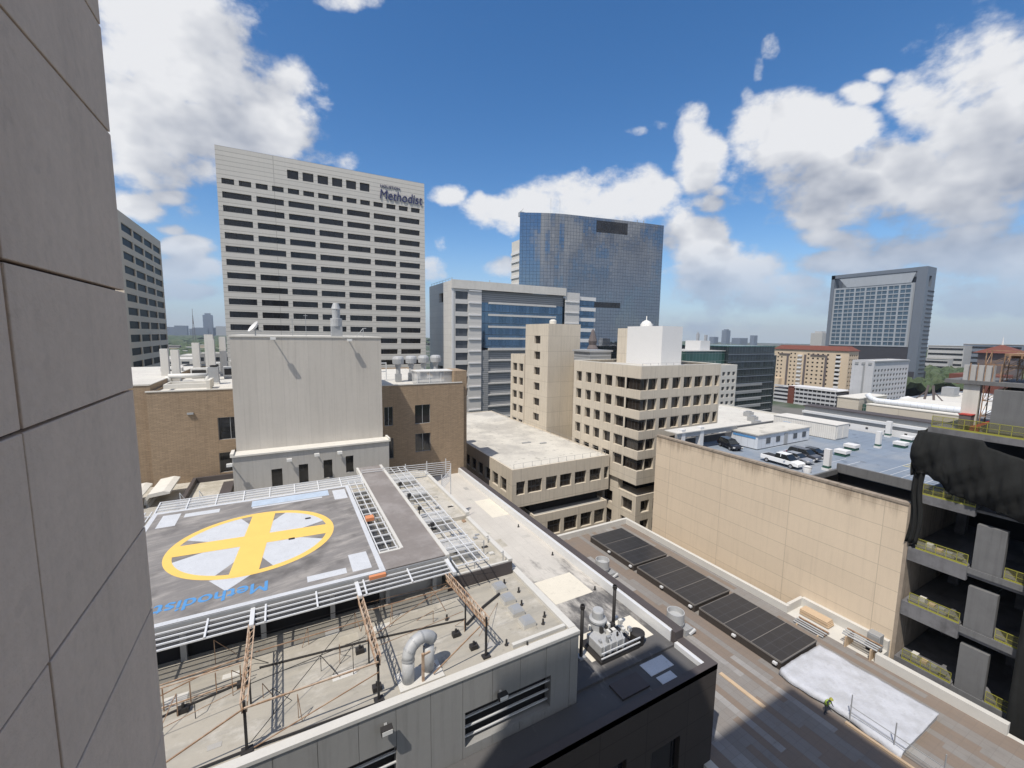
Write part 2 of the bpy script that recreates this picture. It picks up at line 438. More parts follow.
# ------------------------------------------------------------------ sun and sky
sun_dir = Vector((-.52, -.28, 1)).normalized()
L = bpy.data.lights.new('sun', 'SUN'); L.energy = 4.2; L.angle = R(.53); L.color = (1, .93, .83)
lo = bpy.data.objects.new('sun', L); C.objects.link(lo); lo.location = (0, 0, 80)
lo.rotation_euler = sun_dir.to_track_quat('Z', 'Y').to_euler()
W = bpy.data.worlds.new('World'); scene.world = W; W.use_nodes = True; nt = W.node_tree
bg = nt.nodes['Background']; bg.inputs[1].default_value = .12
sky = nt.nodes.new('ShaderNodeTexSky'); sky.sky_type = 'NISHITA'; sky.sun_disc = False
sky.sun_elevation = math.asin(sun_dir.z); sky.sun_rotation = math.atan2(sun_dir.x, sun_dir.y)
sky.air_density = 1.0; sky.dust_density = .35; sky.ozone_density = 2.0
tc = nt.nodes.new('ShaderNodeTexCoord')
D = tc.outputs['Generated']
dx, dy, dz = xyz(nt, D)
nt.links.new(comb(nt, dx, dy, dz.max(.012)), sky.inputs[0])
# a fixed horizontal heading in the world; clouds are placed by azimuth and height around it
HF = Vector((sy, cy, 0)); HR = Vector((cy, -sy, 0))
BL = [  # azimuth/height picked per cloud: centre x, y, half width, half height, strength
 (165,50,66,60,1.1),(205,25,50,40,1.1),(215,75,52,48,1),(130,115,55,45,1),(190,120,75,42,1.1),(262,112,42,34,1),(285,95,22,30,.95),(290,135,30,25,.9),(320,156,20,10,.75),(110,20,16,22,.8),(150,165,50,22,.85),
 (345,160,16,9,.68),(352,2,26,9,.7),(152,183,20,8,.68),(168,198,26,8,.72),(192,212,15,8,.7),(135,206,28,14,.78),(186,248,22,10,.8),(188,268,36,11,.72),(185,292,30,8,.68),(172,230,16,5,.5),
 (447,195,15,8,.72),(487,214,20,14,.85),(512,222,18,14,.8),(545,200,32,17,.9),(575,208,40,22,1),(620,203,34,20,.9),(632,187,26,18,.95),(655,192,22,14,.8),(497,268,16,10,.75),(435,270,12,10,.7),(442,240,8,10,.55),
 (640,131,16,5,.62),(660,126,12,6,.66),(690,128,14,20,.85),(700,160,20,24,.95),(708,205,14,8,.75),(720,190,10,6,.5),(690,115,14,12,.7),(770,48,10,12,.5),(758,75,8,16,.5),
 (695,240,28,22,.95),(735,268,36,20,1),(700,285,40,22,.95),(770,290,50,14,.85),(680,215,20,14,.7),(800,300,60,14,.75),(690,320,50,14,.7),
 (790,128,42,26,1),(765,155,26,16,.85),(820,145,46,26,1),(850,132,24,18,.9),(800,190,50,24,.95),(850,175,58,30,1.05),(905,165,40,20,.95),(825,215,50,16,.8),(900,205,60,28,.95),(845,238,40,10,.8),
 (862,92,18,9,.74),(880,76,14,6,.66),(755,108,12,14,.6),(748,95,8,12,.5),
 (925,95,28,20,.95),(960,80,36,36,1.05),(1000,60,30,44,1.1),(960,125,40,26,.95),(1010,130,60,60,1.15),(990,185,60,40,1.05),(1040,90,50,80,1.1),(935,150,30,16,.7),
 (870,262,60,12,.75),(930,250,70,22,.9),(1000,250,70,30,.95),(960,295,80,20,.8),(880,305,50,8,.5),(700,305,30,10,.6)]
def cloud_group(name, detail):
    grp = bpy.data.node_groups.new(name, 'ShaderNodeTree')
    grp.interface.new_socket('Dir', in_out='INPUT', socket_type='NodeSocketVector')
    grp.interface.new_socket('Field', in_out='OUTPUT', socket_type='NodeSocketFloat')
    gi = grp.nodes.new('NodeGroupInput'); go = grp.nodes.new('NodeGroupOutput')
    gx, gy, gz = xyz(grp, gi.outputs[0])
    fw = gx * HF.x + gy * HF.y; fwc = fw.max(.12)
    U = (gx * HR.x + gy * HR.y) / fwc; V = gz / fwc
    UV = comb(grp, U, V, 0); fld = None
    for bx, by, a, b, s in BL:      # distance to each cloud's centre, in cloud radii; the third component holds its weakness
        d = pxdir(bx, by); w = d.dot(HF); cu_, cv_ = d.dot(HR) / w, d.z / w
        ka, kb = w * f_px / (a * 1.08), w * f_px / (b * 1.08)
        m = grp.nodes.new('ShaderNodeVectorMath'); m.operation = 'MULTIPLY_ADD'; grp.links.new(UV, m.inputs[0])
        m.inputs[1].default_value = (ka, kb, 0); m.inputs[2].default_value = (-cu_ * ka, -cv_ * kb, math.sqrt(max(0, 2 * (1.2 - s))))
        q = grp.nodes.new('ShaderNodeVectorMath'); q.operation = 'DOT_PRODUCT'; grp.links.new(m.outputs[0], q.inputs[0]); grp.links.new(m.outputs[0], q.inputs[1])
        g = N(grp, q.outputs['Value']); fld = g if fld is None else fld._m('SMOOTH_MIN', g, .5)
    fld = (fld * -.5 + 1.2).max(-1.0); fr = fw.gt(.12)
    fld = fld * fr + (fr * -1 + 1) * .02 + (U.abs().gt(1.45) * .7)
    sv = comb(grp, gx, gy, gz * 1.5)
    nA = noise(grp, sv, 8.5, detail, .60)
    F_ = fld * .62 + (nA - .5) * 2.3
    grp.links.new(F_.v, go.inputs[0]); return grp
def field(vec, grp):
    n = nt.nodes.new('ShaderNodeGroup'); n.node_tree = grp; nt.links.new(vec, n.inputs[0]); return N(nt, n.outputs[0])
A = field(D, cloud_group('cloud_field', 8))
off = nt.nodes.new('ShaderNodeVectorMath'); off.operation = 'ADD'; nt.links.new(D, off.inputs[0]); off.inputs[1].default_value = (-.045, -.006, .09)
U_g = ((dx * HR.x + dy * HR.y) - .35).step(0, .45)
sg = cloud_group('cloud_shade', 3)
B = field(off.outputs[0], sg); A2 = field(D, sg)
dens = A.step(-.02, .50)
lit = ((A2 - B) * .85 + (A - A2) * .35 + .70 - A2.step(.3, 1.1) * .30 - U_g * .22).clamp()
ccol = mixc(nt, lit, (2.2, 2.5, 3.2), (6.6, 6.65, 6.8))
# far clouds sink into pale air near the horizon
hz = dz.step(.0, .22)
ccol = mixc(nt, hz, (2.9, 3.6, 4.9), ccol)
hs = nt.nodes.new('ShaderNodeHueSaturation'); hs.inputs['Saturation'].default_value = 1.3; hs.inputs['Value'].default_value = 1.05
nt.links.new(sky.outputs[0], hs.inputs['Color'])
skyt = mixc(nt, 1.0, hs.outputs[0], (1.04, 1.0, 1.04), 'MULTIPLY')
skyc = mixc(nt, (dz * -1 + .22).step(0, .24) * .7, skyt, (2.5, 3.55, 5.2))
fin = mixc(nt, dens * (hz * .35 + .62), skyc, ccol)
nt.links.new(fin, bg.inputs[0])
W.cycles.sampling_method = 'MANUAL'; W.cycles.sample_map_resolution = 512

# ------------------------------------------------------------------ ground
def ground_stain(nt, P, x, y, z, base):
    n = noise(nt, P, .012, 5, .65)
    a = mixc(nt, n.step(.42, .6), (.05, .075, .04), (.16, .155, .145))
    return mixc(nt, noise(nt, P, .05, 3, .7).step(.6, .7) * .6, a, (.38, .37, .36))
mat('ground', (.1, .1, .1), .95, .2, .02, stain=ground_stain)
struct(MB().box(-2300, 5100, -250, 5100, GZ - 1, GZ).build('ground', 'ground'))
struct(MB().box(-60, 260, 125, 138, GZ, GZ + .004).build('street', 'asphalt'))
struct(MB().box(190, 206, -60, 330, GZ + .002, GZ + .008).build('street', 'asphalt'))

# ------------------------------------------------------------------ camera-side hospital: panelled pier, towers that throw the big shadows
def pier():
    t = thing('hospital_wing', (-8, -2, GZ), 'close grey stone-panelled building wall filling the left edge of the view', 'building')
    MB().box(-17, -1.56, -12, 6.14, GZ, 17).build('core', 'joint_dark', t)
    zs = [-50, -46, -42, -38, -34, -30, -26, -22, -18, -14, -10, -7.6, -6.55, -4.95, -3.3, -2.28, -.66, .42, 2.06, 3.1, 4.75, 5.8, 7.45, 8.5, 11, 14, 17.1]
    ys = [-12, -9.9, -7.6, -5.3, -3.0, -.7, 1.56, 3.86, 6.2]
    mb = MB(); j = .012; random.seed(5)
    for a, b in zip(zs, zs[1:]):
        for c, d in zip(ys, ys[1:]): mb.box(-1.56, -1.5 + random.uniform(-.004, .004), c + j, d - j if d < 6.1 else d, a + j, b - j)
        mb.box(-17, -1.56 - j, 6.14, 6.2, a + j, b - j)
    mb.build('stone_panel', 'pier_panel', t, bevel=.008)
    MB().box(-17, -3.9, -14, 6.1, 17.15, 32.8).build('upper_block', 'pier_panel', t)
pier()
t = thing('hospital_tower', (-3, -8, GZ), 'tall panelled hospital tower behind the viewpoint', 'building')
MB().box(-10, 3.1, -16, -1.2, GZ, 40.6).build('tower_block', 'pier_panel', t)
for k in range(22): MB().box(-1.2, 3.0, -1.2, -1.1, GZ + 2 + k * 4.1, GZ + 4.2 + k * 4.1).build('window', 'win_dark', t)

# ------------------------------------------------------------------ far left office block
rows = [(35.4 - 4.62 * k - 2.55, 35.4 - 4.62 * k) for k in range(17)]
building('office_building', 'tan concrete office block with bands of blue-grey windows at the far left', 'building',
         -80, -45, 186, 242, 38.8, 'left_conc', 'roof_gray', {'E': grid_ops(spans(188, 241.2, 4, .9), rows), 'S': grid_ops(spans(-79, -47, 3, .9), rows)}, .35, wm='win_left')

# ------------------------------------------------------------------ white hospital tower with the lettering
rows = [(42.3 - 4.0 * k - 1.85, 42.3 - 4.0 * k) for k in range(14)]
us = [(-14 + 8.9 * i, -14 + 8.9 * i + 7.6) for i in range(7)]
sm = [(-14 + 4.45 * i, -14 + 4.45 * i + 3.25) for i in range(14)]
ops = grid_ops(us, rows) + grid_ops(sm, [(44.6, 46.2)]) + grid_ops([(a, b) for a, b in sm[4:10]], [(49.2, 51.9)])
building('hospital_tower', 'tall pale hospital tower with long black window slots and blue lettering near its top right', 'building',
         -15.2, 48.9, 160, 174, 55.4, 'tower_conc', 'roof_gray', {'S': ops}, .6, wm='win_black', limit=100)
t = thing('wall_sign', (40, 160, 48), 'dark blue hospital name in raised letters on the tall pale tower', 'sign')
RX = Matrix.Rotation(math.pi / 2, 3, 'X')
text_mesh('lettering', 'Methodist', 4.6, .12, 'sign_blue', t, (40.2, 159.8, 49.0), RX, .82, shear=.12)
text_mesh('small_lettering', 'HOUSTON', 1.25, .08, 'sign_blue', t, (36.4, 159.85, 51.9), RX, 1.15)

# ------------------------------------------------------------------ brick building, its roof plant
rw = {'S': [(14.3, 15.7, -15.2, -12.0), (19.4, 22.1, -15.3, -12.0), (19.4, 22.1, -20.2, -17.0), (14.3, 15.7, -20.8, -17.3)]}
t = building('brick_building', 'tan brick building behind the helipad, right wing with two stacked windows', 'building',
             12.45, 28.3, 70, 108, -8.5, 'brick', 'roof_white', rw, .3, (.3, .4), wm='win_dark', frame='metal_gray', mull=1)
MB().box(26.7, 29.1, 70.6, 76, GZ, -6.4).build('stair_head', 'brick', t)
MB().box(12.4, 28.0, 69.93, 70.3, -8.5, -8.35).build('coping', 'curb', t)
lw = {'S': [(-8.3, -5.4, -15.1, -11.9), (-8.4, -5.4, -19.8, -16.9)]}
t = building('brick_building', 'tan brick building behind the helipad, left wing with paired windows beside the grey penthouse', 'building',
             -15.7, -5.5, 70, 108, -8.0, 'brick', 'roof_white', lw, .3, (.3, .4), wm='win_dark', frame='metal_gray', mull=1)
MB().box(-30, -15.7, 72, 108, GZ, -7.3).build('side_wing', 'brick', t)
MB().box(-30, -15.7, 72.2, 108, -7.3, -7.2).build('side_roof', 'roof_white', t)
MB().box(-30, -15.72, 71.93, 72.2, -7.3, -7.1).build('coping', 'cap_stone', t)
MB().box(-15.8, -5.6, 69.93, 70.3, -8.0, -7.85).build('coping', 'cap_stone', t)
MB().box(-14.2, -9.6, 72.5, 73.0, -7.9, -7.3).box(-14.2, -9.6, 76, 76.5, -7.9, -7.3).box(-14.4, -14.2, 72.5, 76.5, -7.9, -7.3).box(-9.6, -9.2, 72.5, 76.5, -8.1, -6.9).build('roof_curb', 'cap_stone', t)
MB().box(-11.6, -10.9, 69.75, 69.99, -11.2, -10.95).build('wall_vent', 'metal_gray', t)
# roof between, seen past the penthouse
def duct_stack(x, y, zb, zt, w=.9):
    t = thing('exhaust_duct', (x, y, zb), '', 'duct', 'white exhaust ducts standing on the brick building roof')
    MB().box(x - w / 2, x + w / 2, y - w / 2, y + w / 2, zb + .4, zt).build('shaft', 'white_conc', t)
    MB().box(x - w / 2 - .12, x + w / 2 + .12, y - w / 2 - .12, y + w / 2 + .12, zb, zb + .4).build('base', 'metal_gray', t)
    MB().box(x - w / 2 - .05, x - w / 2 - .02, y - .2, y + .2, zb + .5, zt - .3).build('ladder', 'metal_gray', t)
    return t
for (x, y, zt, w, lb) in ((-16.6, 86, -2.9, 1.0, 'leftmost tall square white duct on the brick building roof'),
      (-14.9, 84, -3.0, 1.0, 'second tall square white duct from the left on the brick roof'),
      (-14.2, 98, -2.2, 1.1, 'tall white duct standing farther back on the brick roof'),
      (-11.6, 94, -.6, 1.3, 'tallest of the clustered white ducts beside the grey penthouse'),
      (-10.6, 88, -1.4, .9, 'slim pale duct at the front of the clustered ducts beside the penthouse'),
      (-9.8, 96, -1.0, 1.0, 'right-hand duct of the cluster beside the penthouse'),
      (-8.6, 104, -1.6, .8, 'narrow duct at the back right of the cluster')):
    duct_stack(x, y, -8.3, zt, w)['label'] = lb
tag(MB().tube([(-15.6, 82.2, -7.0), (-10.7, 82.2, -7.0)], .38, 10).tube([(-15.6, 82.2, -7), (-15.6, 82.2, -8.3)], .36, 10).tube([(-10.7, 82.2, -7), (-10.7, 82.2, -8.3)], .36, 10).build('horizontal_duct', 'white_metal2', smooth=True), 'fat white horizontal pipe lying between two ducts on the brick roof', 'duct')
t = thing('cooling_unit', (-9.6, 81, -8.3), 'dark grey louvred cooling unit on the brick roof beside the penthouse', 'cooling unit')
MB().box(-10.3, -9.0, 80.3, 81.6, -8.0, -5.6).build('casing', 'metal_gray', t); MB().box(-10.35, -8.95, 80.25, 81.65, -8.3, -8.0).build('base', 'white_metal2', t)
MB().lathe((-9.65, 80.95, -5.6), [(.5, 0), (.5, .25), (.35, .3), (0, .3)]).build('fan', 'black_iron', t)
for k, (x, y, w, h, l) in enumerate(((-13, 92, 2.4, 1.5, 'low white box unit among the ducts on the brick roof'), (-8.0, 90, 2.6, 1.8, 'white box unit right of the dark cooling unit'),
      (-17.6, 96, 3, 1.4, 'low pale box behind the leftmost duct'), (-7.6, 99, 3.0, 2.4, 'larger pale box at the back of the brick roof near the penthouse'), (-12.0, 101, 2.2, 1.9, 'small pale box behind the tallest duct'))):
    t = thing('roof_unit', (x, y, -8.2), l, 'roof unit', 'box units on the brick building roof')
    MB().box(x - w / 2, x + w / 2, y - .9, y + .9, -7.9, -8 + h).build('casing', 'white_metal2', t)
    MB().box(x - w / 2 + .1, x + w / 2 - .1, y - .8, y + .8, -8.25, -7.9).build('base', 'metal_gray', t)
    MB().box(x - w / 2 + .2, x + w / 2 - .2, y - .96, y - .9, -7.6, -8.3 + h).build('louvre', 'black_iron', t)
t = thing('exhaust_fan', (18.6, 78, -8.7), 'big grey mushroom exhaust fan nearest the penthouse on the right brick roof', 'exhaust fan', 'mushroom exhaust fans on the brick roof')
MB().box(18.1, 19.1, 77.5, 78.5, -8.75, -7.3).build('base', 'metal_gray', t)
MB().lathe((18.6, 78, -7.3), [(.42, 0), (.42, 1.2), (.55, 1.25), (.55, 1.7), (.45, 1.9)]).build('shaft', 'galv', t)
MB().lathe((18.6, 78, -5.6), [(.45, 0), (1.0, .12), (1.08, 1.0), (.95, 1.35), (.6, 1.5), (0, 1.5)]).build('hood', 'galv', t)
for x, y, lb in ((21.4, 79.5, 'second grey mushroom exhaust fan from the penthouse'), (24.1, 80.5, 'third grey mushroom exhaust fan from the penthouse'), (26.9, 81.5, 'fourth grey mushroom exhaust fan, partly hidden by the glazed screen')):
    dup(t, (x, y, -8.7), None, lb)
t = thing('screen_enclosure', (24, 73, -8.7), 'pale translucent screen box with a flat roof on the brick building roof', 'enclosure')
MB().box(20.2, 27.0, 71.6, 75.4, -6.55, -6.4).build('roof', 'white_metal2', t)
MB().box(20.4, 26.8, 71.8, 71.86, -8.7, -6.6).box(20.4, 20.46, 71.8, 75.2, -8.7, -6.6).build('screen', 'net_light', t)
for x in (20.4, 22.5, 24.6, 26.7): MB().box(x, x + .09, 71.7, 71.79, -8.8, -6.6).build('post', 'metal_white', t)
t = thing('pipe_rack', (16, 82, -8.6), 'small white steel frame rack on the roof right of the penthouse', 'frame')
for x in (14.2, 15.6, 17.0): MB().box(x, x + .15, 81, 81.15, -8.75, -5.4).build('post', 'metal_white', t)
MB().box(14.2, 17.15, 81.16, 81.3, -5.6, -5.4).box(14.2, 17.15, 81.16, 81.3, -7.2, -7.0).build('rail', 'metal_white', t)

# ------------------------------------------------------------------ grey penthouse behind the pad
t = thing('penthouse', (3.5, 64, -20), 'big blank grey rooftop penthouse block behind the helipad', 'building')
mb = MB(); ops = [(-1.85, -.65, -19.8, -17.3), (1.25, 2.35, -19.6, -17.1), (4.2, 5.3, -19.4, -16.9), (7.0, 8.0, -19.0, -16.7)]
facade(mb, 'S', 60, -5.9, 12.8, -26, -15.2, ops, .35); facade(mb, 'W', -5.9, 60, 70, -26, -15.2, [], 0); facade(mb, 'E', 12.8, 60, 70, -26, -15.2, [], 0)
mb.build('lower_wall', 'pent_lower', t)
panes(t, 'S', 60, ops, .35, 'win_dark')
MB().box(-6.1, 13.0, 59.8, 62, -15.2, -15.0).box(-6.1, -5.75, 59.8, 62, -15.0, -14.75).box(12.75, 13.0, 59.8, 62, -15.0, -14.75).build('ledge', 'cap_stone', t)
MB().box(-5.6, 12.4, 62, 80, -15.0, -.65).build('upper_wall', 'pent_conc', t)
MB().box(-5.7, 12.5, 61.9, 80.1, -.65, -.45).build('coping', 'cap_stone', t)
def wall_light(x, z, L, y, lb, g):
    t = thing('wall_light', (x, y, z), lb, 'wall light', g)
    MB().box(x - .06, x + .06, y - L, y - .002, z - .06, z + .04).build('arm', 'metal_gray', t)
    MB().box(x - .3, x + .3, y - L - .1, y - L + .4, z - .1, z + .22).build('lamp', 'lamp_glass', t)
g = 'floodlights on brackets along the penthouse walls'
wall_light(-.95, -.85, 1.35, 62, 'floodlight bracket at the top of the grey penthouse, left one with the long shadow', g)
wall_light(8.1, -1.0, .95, 62, 'floodlight bracket at the top right of the grey penthouse wall', g)
wall_light(.2, -16.2, .8, 60, 'light over the second dark doorway from the left', g)
wall_light(3.4, -15.9, .9, 60, 'light left of the third dark doorway', g)
wall_light(6.2, -16.0, .7, 60, 'light left of the rightmost dark doorway', g)
wall_light(-6.1, -15.9, 1.2, 60, 'light at the left corner of the lower penthouse wall', g)
t = thing('roof_vent', (6.8, 64, -.45), 'conical galvanised exhaust stack on top of the grey penthouse', 'exhaust stack')
MB().box(6.1, 7.5, 63.4, 64.6, -.45, .9).build('base', 'metal_gray', t)
MB().lathe((6.8, 64, .9), [(.75, 0), (.78, 1.1), (.5, 1.15), (.55, 2.3), (.62, 2.4), (.35, 3.2), (.3, 3.2)]).build('stack', 'galv', t)
t = thing('satellite_dish', (-2.9, 63.2, -.45), 'white satellite dish on the left of the penthouse roof', 'dish')
MB().tube([(-2.9, 63.2, -.45), (-2.9, 63.2, .3)], .07).tube([(-2.9, 63.2, .3), (-2.2, 62.9, .1)], .04).build('mast', 'metal_gray', t)
m = MB().lathe((0, 0, 0), [(0, 0), (.4, .05), (.7, .2), (.95, .42), (1.0, .48)], 20)
Q = Matrix.Rotation(R(-50), 3, 'Y') @ Matrix.Rotation(R(15), 3, 'X')
m.v = [tuple(Q @ Vector(v) * .85 + Vector((-2.85, 63.2, .45))) for v in m.v]; m.build('dish', 'pen_white', t, True)
for x, h, lb in ((1.3, 2.4, 'thin antenna rod left of the penthouse stack'), (2.9, 2.9, 'taller thin antenna rod near the middle of the penthouse roof')):
    tag(MB().tube([(x, 63, -.45), (x, 63, h - .45)], .035, 5).box(x - .25, x + .25, 62.97, 63.03, h - .7, h - .64).build('antenna', 'metal_gray'), lb, 'antenna', 'antenna rods on the penthouse roof')
tag(MB().tube([(9.3, 63, -.45), (10.2, 63, .7), (10.6, 63, .7)], .05, 6).tube([(10.2, 63, .7), (10.2, 63, -.45)], .05, 6).build('davit_arm', 'galv'), 'small bent davit arm at the right of the penthouse roof', 'davit')
tag(MB().box(-5.5, 12.3, 62.3, 62.34, -.0, .04).box(-5.5, 12.3, 62.3, 62.34, -.25, -.21).build('cable_rail', 'metal_gray'), 'thin cable rail along the top edge of the grey penthouse', 'rail')

# ------------------------------------------------------------------ left rear roof with kerb
t = thing('rear_roof', (-13, 62, -20), 'low pale roof with a dark kerb between the helipad and the brick wall', 'roof')
MB().box(-22, -5.95, 51, 70, -26, -20.6).build('roof_slab', 'roof_mid', t)
MB().box(-11.0, -5.95, 69.2, 69.6, -20.6, -19.9).box(-11.4, -11.0, 52, 69.6, -20.6, -19.9).build('kerb', 'dark_cap', t)
for i, (x, y, lb) in enumerate(((-15.9, 62.5, 'pale rounded canopy left of the helipad, nearer one'), (-13.4, 64, 'pale rounded canopy left of the helipad, nearer the brick wall'))):
    t = thing('canopy', (x, y, -20.6), lb, 'canopy', 'pale rounded canopies beside the helipad')
    pts = [(x - 1.3, y - 3, -20.6 + .6), (x - 1.3, y - 3, -19.4), (x - .9, y - 3, -18.8), (x + .5, y - 3, -18.6), (x + 1.1, y - 3, -18.8), (x + 1.1, y - 3, -19.0), (x - .8, y - 3, -19.2), (x - 1.05, y - 3, -19.6), (x - 1.05, y - 3, -20)]
    MB().extrude(pts, (0, 6, 0)).build('roof_shell', 'cap_stone', t)
    MB().box(x - 1.2, x - 1.0, y - 2.8, y + 2.8, -20.6, -20.05).build('wall', 'curb', t)
t = thing('stair', (-8.5, 58, -20.6), 'short white steel stair rising to the back edge of the helipad', 'stair')
for k in range(9): MB().box(-9.6, -8.2, 52.0 + k * .45, 52.4 + k * .45, -17.6 - k * .3, -17.52 - k * .3).build('tread', 'galv', t)
for x in (-9.7, -8.1):
    MB().beam((x, 52, -17.3), (x, 56.2, -20.1), .1, .2).build('stringer', 'metal_white', t)
    MB().beam((x, 52, -16.3), (x, 56.2, -19.1), .05).beam((x, 52, -16.8), (x, 56.2, -19.6), .04).beam((x, 52, -17.3), (x, 52, -16.3), .05).beam((x, 56.2, -20.1), (x, 56.2, -19.1), .05).build('handrail', 'metal_white', t)
tag(MB().box(-7.6, -6.4, 60.5, 66, -20.6, -19.9).build('roof_hatch', 'dark_cap'), 'flat dark hatch on the low roof beside the stair', 'hatch')

# ------------------------------------------------------------------ helipad
PX0, PX1, PY0, PY1, PZ = -11.2, 5.9, 29.5, 49.0, -17.0
t = thing('helipad', (-2.6, 39.2, -20), 'raised grey helipad with a yellow ring and cross and white corner marks', 'helipad')
mb = MB().box(PX0, PX1, PY0, PY1, PZ - .45, PZ); mb.build('deck', 'pad_deck', t)
MB().box(PX1, 10.45, PY0 + .15, 32.35, PZ - .5, PZ - .012).box(7.85, 10.45, 32.35, 55, PZ - .5, PZ - .012).build('walkway', 'walk_deck', t)
MB().box(PX0, 10.5, PY0 - .06, PY0 - .003, PZ - .6, PZ - .03).build('fascia', 'metal_gray', t)
MB().box(10.45, 10.75, PY0, 55, PZ - .55, PZ + .06).box(7.6, 7.85, 32.2, 55, PZ - .5, PZ + .05).box(5.95, 7.6, 32.1, 32.35, PZ - .5, PZ + .03).build('walkway_kerb', 'curb', t)
e = .38; z = PZ + .006
MB().box(PX0, PX1, PY0, PY0 + e, PZ, z).box(PX0, PX1, PY1 - e, PY1, PZ, z).box(PX0, PX0 + e, PY0 + e, PY1 - e, PZ, z).box(PX1 - e, PX1, PY0 + e, PY1 - e, PZ, z).build('edge_line', 'paint_white', t)
cx, cy2, Ro, Ri = -2.6, 39.05, 5.95, 5.4
th = R(-5); z1, z2, z3 = PZ + .005, PZ + .010, PZ + .016
def rot(x, y): return (cx + x * math.cos(th) - y * math.sin(th), cy2 + x * math.sin(th) + y * math.cos(th))
mb = MB()
for q in range(4):
    a0 = q * math.pi / 2; pts = [(.2, .2), (3.2, .8)] + [(5.45 * math.cos(R(k)), 5.45 * math.sin(R(k))) for k in range(20, 71, 5)] + [(.8, 3.2)]
    pts = [(x * math.cos(a0) - y * math.sin(a0), x * math.sin(a0) + y * math.cos(a0)) for x, y in pts]
    mb.poly([(*rot(*p), z1) for p in pts])
mb.poly([(-5.1, 33.7, z1), (-3.95, 31.8, z1), (-2.5, 33.4, z1)])
mb.build('white_quadrant', 'paint_white', t)
mb = MB(); n = 72
for k in range(n):
    a, b = 2 * math.pi * k / n, 2 * math.pi * (k + 1) / n
    mb.poly([(cx + r * math.cos(w), cy2 + r * .975 * math.sin(w), z2) for r, w in ((Ri, a), (Ro, a), (Ro, b), (Ri, b))])
mb.build('ring', 'paint_yellow', t)
MB().poly([(*rot(x, y), z3) for x, y in ((-.92, -5.6), (.92, -5.6), (.92, -.92), (5.6, -.92), (5.6, .92), (.92, .92), (.92, 5.6), (-.92, 5.6), (-.92, .92), (-5.6, .92), (-5.6, -.92), (-.92, -.92))]).build('cross', 'paint_yellow', t)
for a in ((-10.3, -8.95, 45.1, 48.0), (-8.6, -5.9, 46.8, 47.7), (4.1, 5.35, 45.2, 48.0), (.85, 3.4, 30.45, 31.2), (3.78, 5.1, 30.4, 33.0), (-10.4, -8.2, 30.6, 32.8), (-3.2, 3.0, 46.35, 46.7)):
    MB().box(a[0], a[1], a[2], a[3], PZ, PZ + .006).build('white_mark', 'paint_white', t)
MB().box(-3.3, 3.7, 46.8, 48.4, PZ, PZ + .005).build('blue_band', 'paint_paleblue', t)
for x, y in ((1.2, 41.4), (-.2, 37.7)): MB().box(x, x + .45, y, y + .3, PZ + .016, PZ + .03).build('deck_light', 'black_iron', t)
text_mesh('lettering', 'Methodist', 1.75, .004, 'paint_blue', t, (-4.55, 31.35, PZ + .008), Matrix.Rotation(math.pi, 3, 'Z'), .86)
text_mesh('lettering_edge', 'Methodist', 1.75, .003, 'paint_blue', t, (-4.50, 31.39, PZ + .016), Matrix.Rotation(math.pi, 3, 'Z'), .86)
for x in (-10.4, -6.2, -2.0, 2.2, 6.0, 9.6):
    for y in (30.15, 36, 42, 47.5): MB().box(x, x + .3, y, y + .3, -20, PZ - .8).build('column', 'metal_gray', t)
for y in (36, 42, 47.5): MB().box(PX0 + .3, 10.1, y, y + .25, PZ - .95, PZ - .5).build('beam', 'metal_gray', t)
MB().box(-30, 5.6, 30.5, 30.6, -20, PZ - .5).build('under_shade', 'dark_void', t)  # added dark sheet standing in for the deep shade under the deck
MB().box(5.6, 10.5, 30.6, 30.7, -20, PZ - .5).build('under_wall', 'metal_gray', t)
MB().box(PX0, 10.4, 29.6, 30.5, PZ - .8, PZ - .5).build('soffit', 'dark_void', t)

def net_frame(name, label, rails, bars, mesh, rm='metal_white', nm='net_dark', rw=.085):
    p = rails[0][0]; t = thing('safety_net', p, label, 'safety net', 'steel safety net frames round the helipad')
    for a, b in rails: MB().beam(a, b, rw).build('rail', rm, t)
    for a, b in bars: MB().beam(a, b, rw * 1.2).build('crossbar', rm, t)
    for q in mesh: MB().extrude(q, (0, 0, .012)).build('mesh', nm, t)
    return t
zf = lambda y: -17.25 - (29.3 - y) * .12
net_frame('', 'long white-railed safety net frame along the near edge of the helipad', [((PX0, y, zf(y)), (10.6, y, zf(y))) for y in (29.2, 28.75, 28.3, 27.85)],
    [((x, 29.35, zf(29.3) + .06), (x, 27.8, zf(27.8) + .06)) for x in (-10.5, -7.6, -4.6, -1.6, 1.3, 4.3, 7.4, 10.5)],
    [[(PX0, 29.3, zf(29.3) - .08), (10.6, 29.3, zf(29.3) - .08), (10.6, 27.85, zf(27.85) - .08), (PX0, 27.85, zf(27.85) - .08)]])
zb = lambda y: -17.15 + (y - 49.2) * .10
net_frame('', 'white-railed safety net frame sloping up behind the far edge of the helipad', [((PX0, y, zb(y)), (7.6, y, zb(y))) for y in (49.3, 49.9, 50.5, 51.1, 51.7)],
    [((x, 49.2, zb(49.2)), (x, 51.7, zb(51.7))) for x in [PX0 + 2.35 * k for k in range(9)]],
    [[(PX0, 49.3, zb(49.3) - .08), (7.6, 49.3, zb(49.3) - .08), (7.6, 51.7, zb(51.7) - .08), (PX0, 51.7, zb(51.7) - .08)]], nm='net_light')
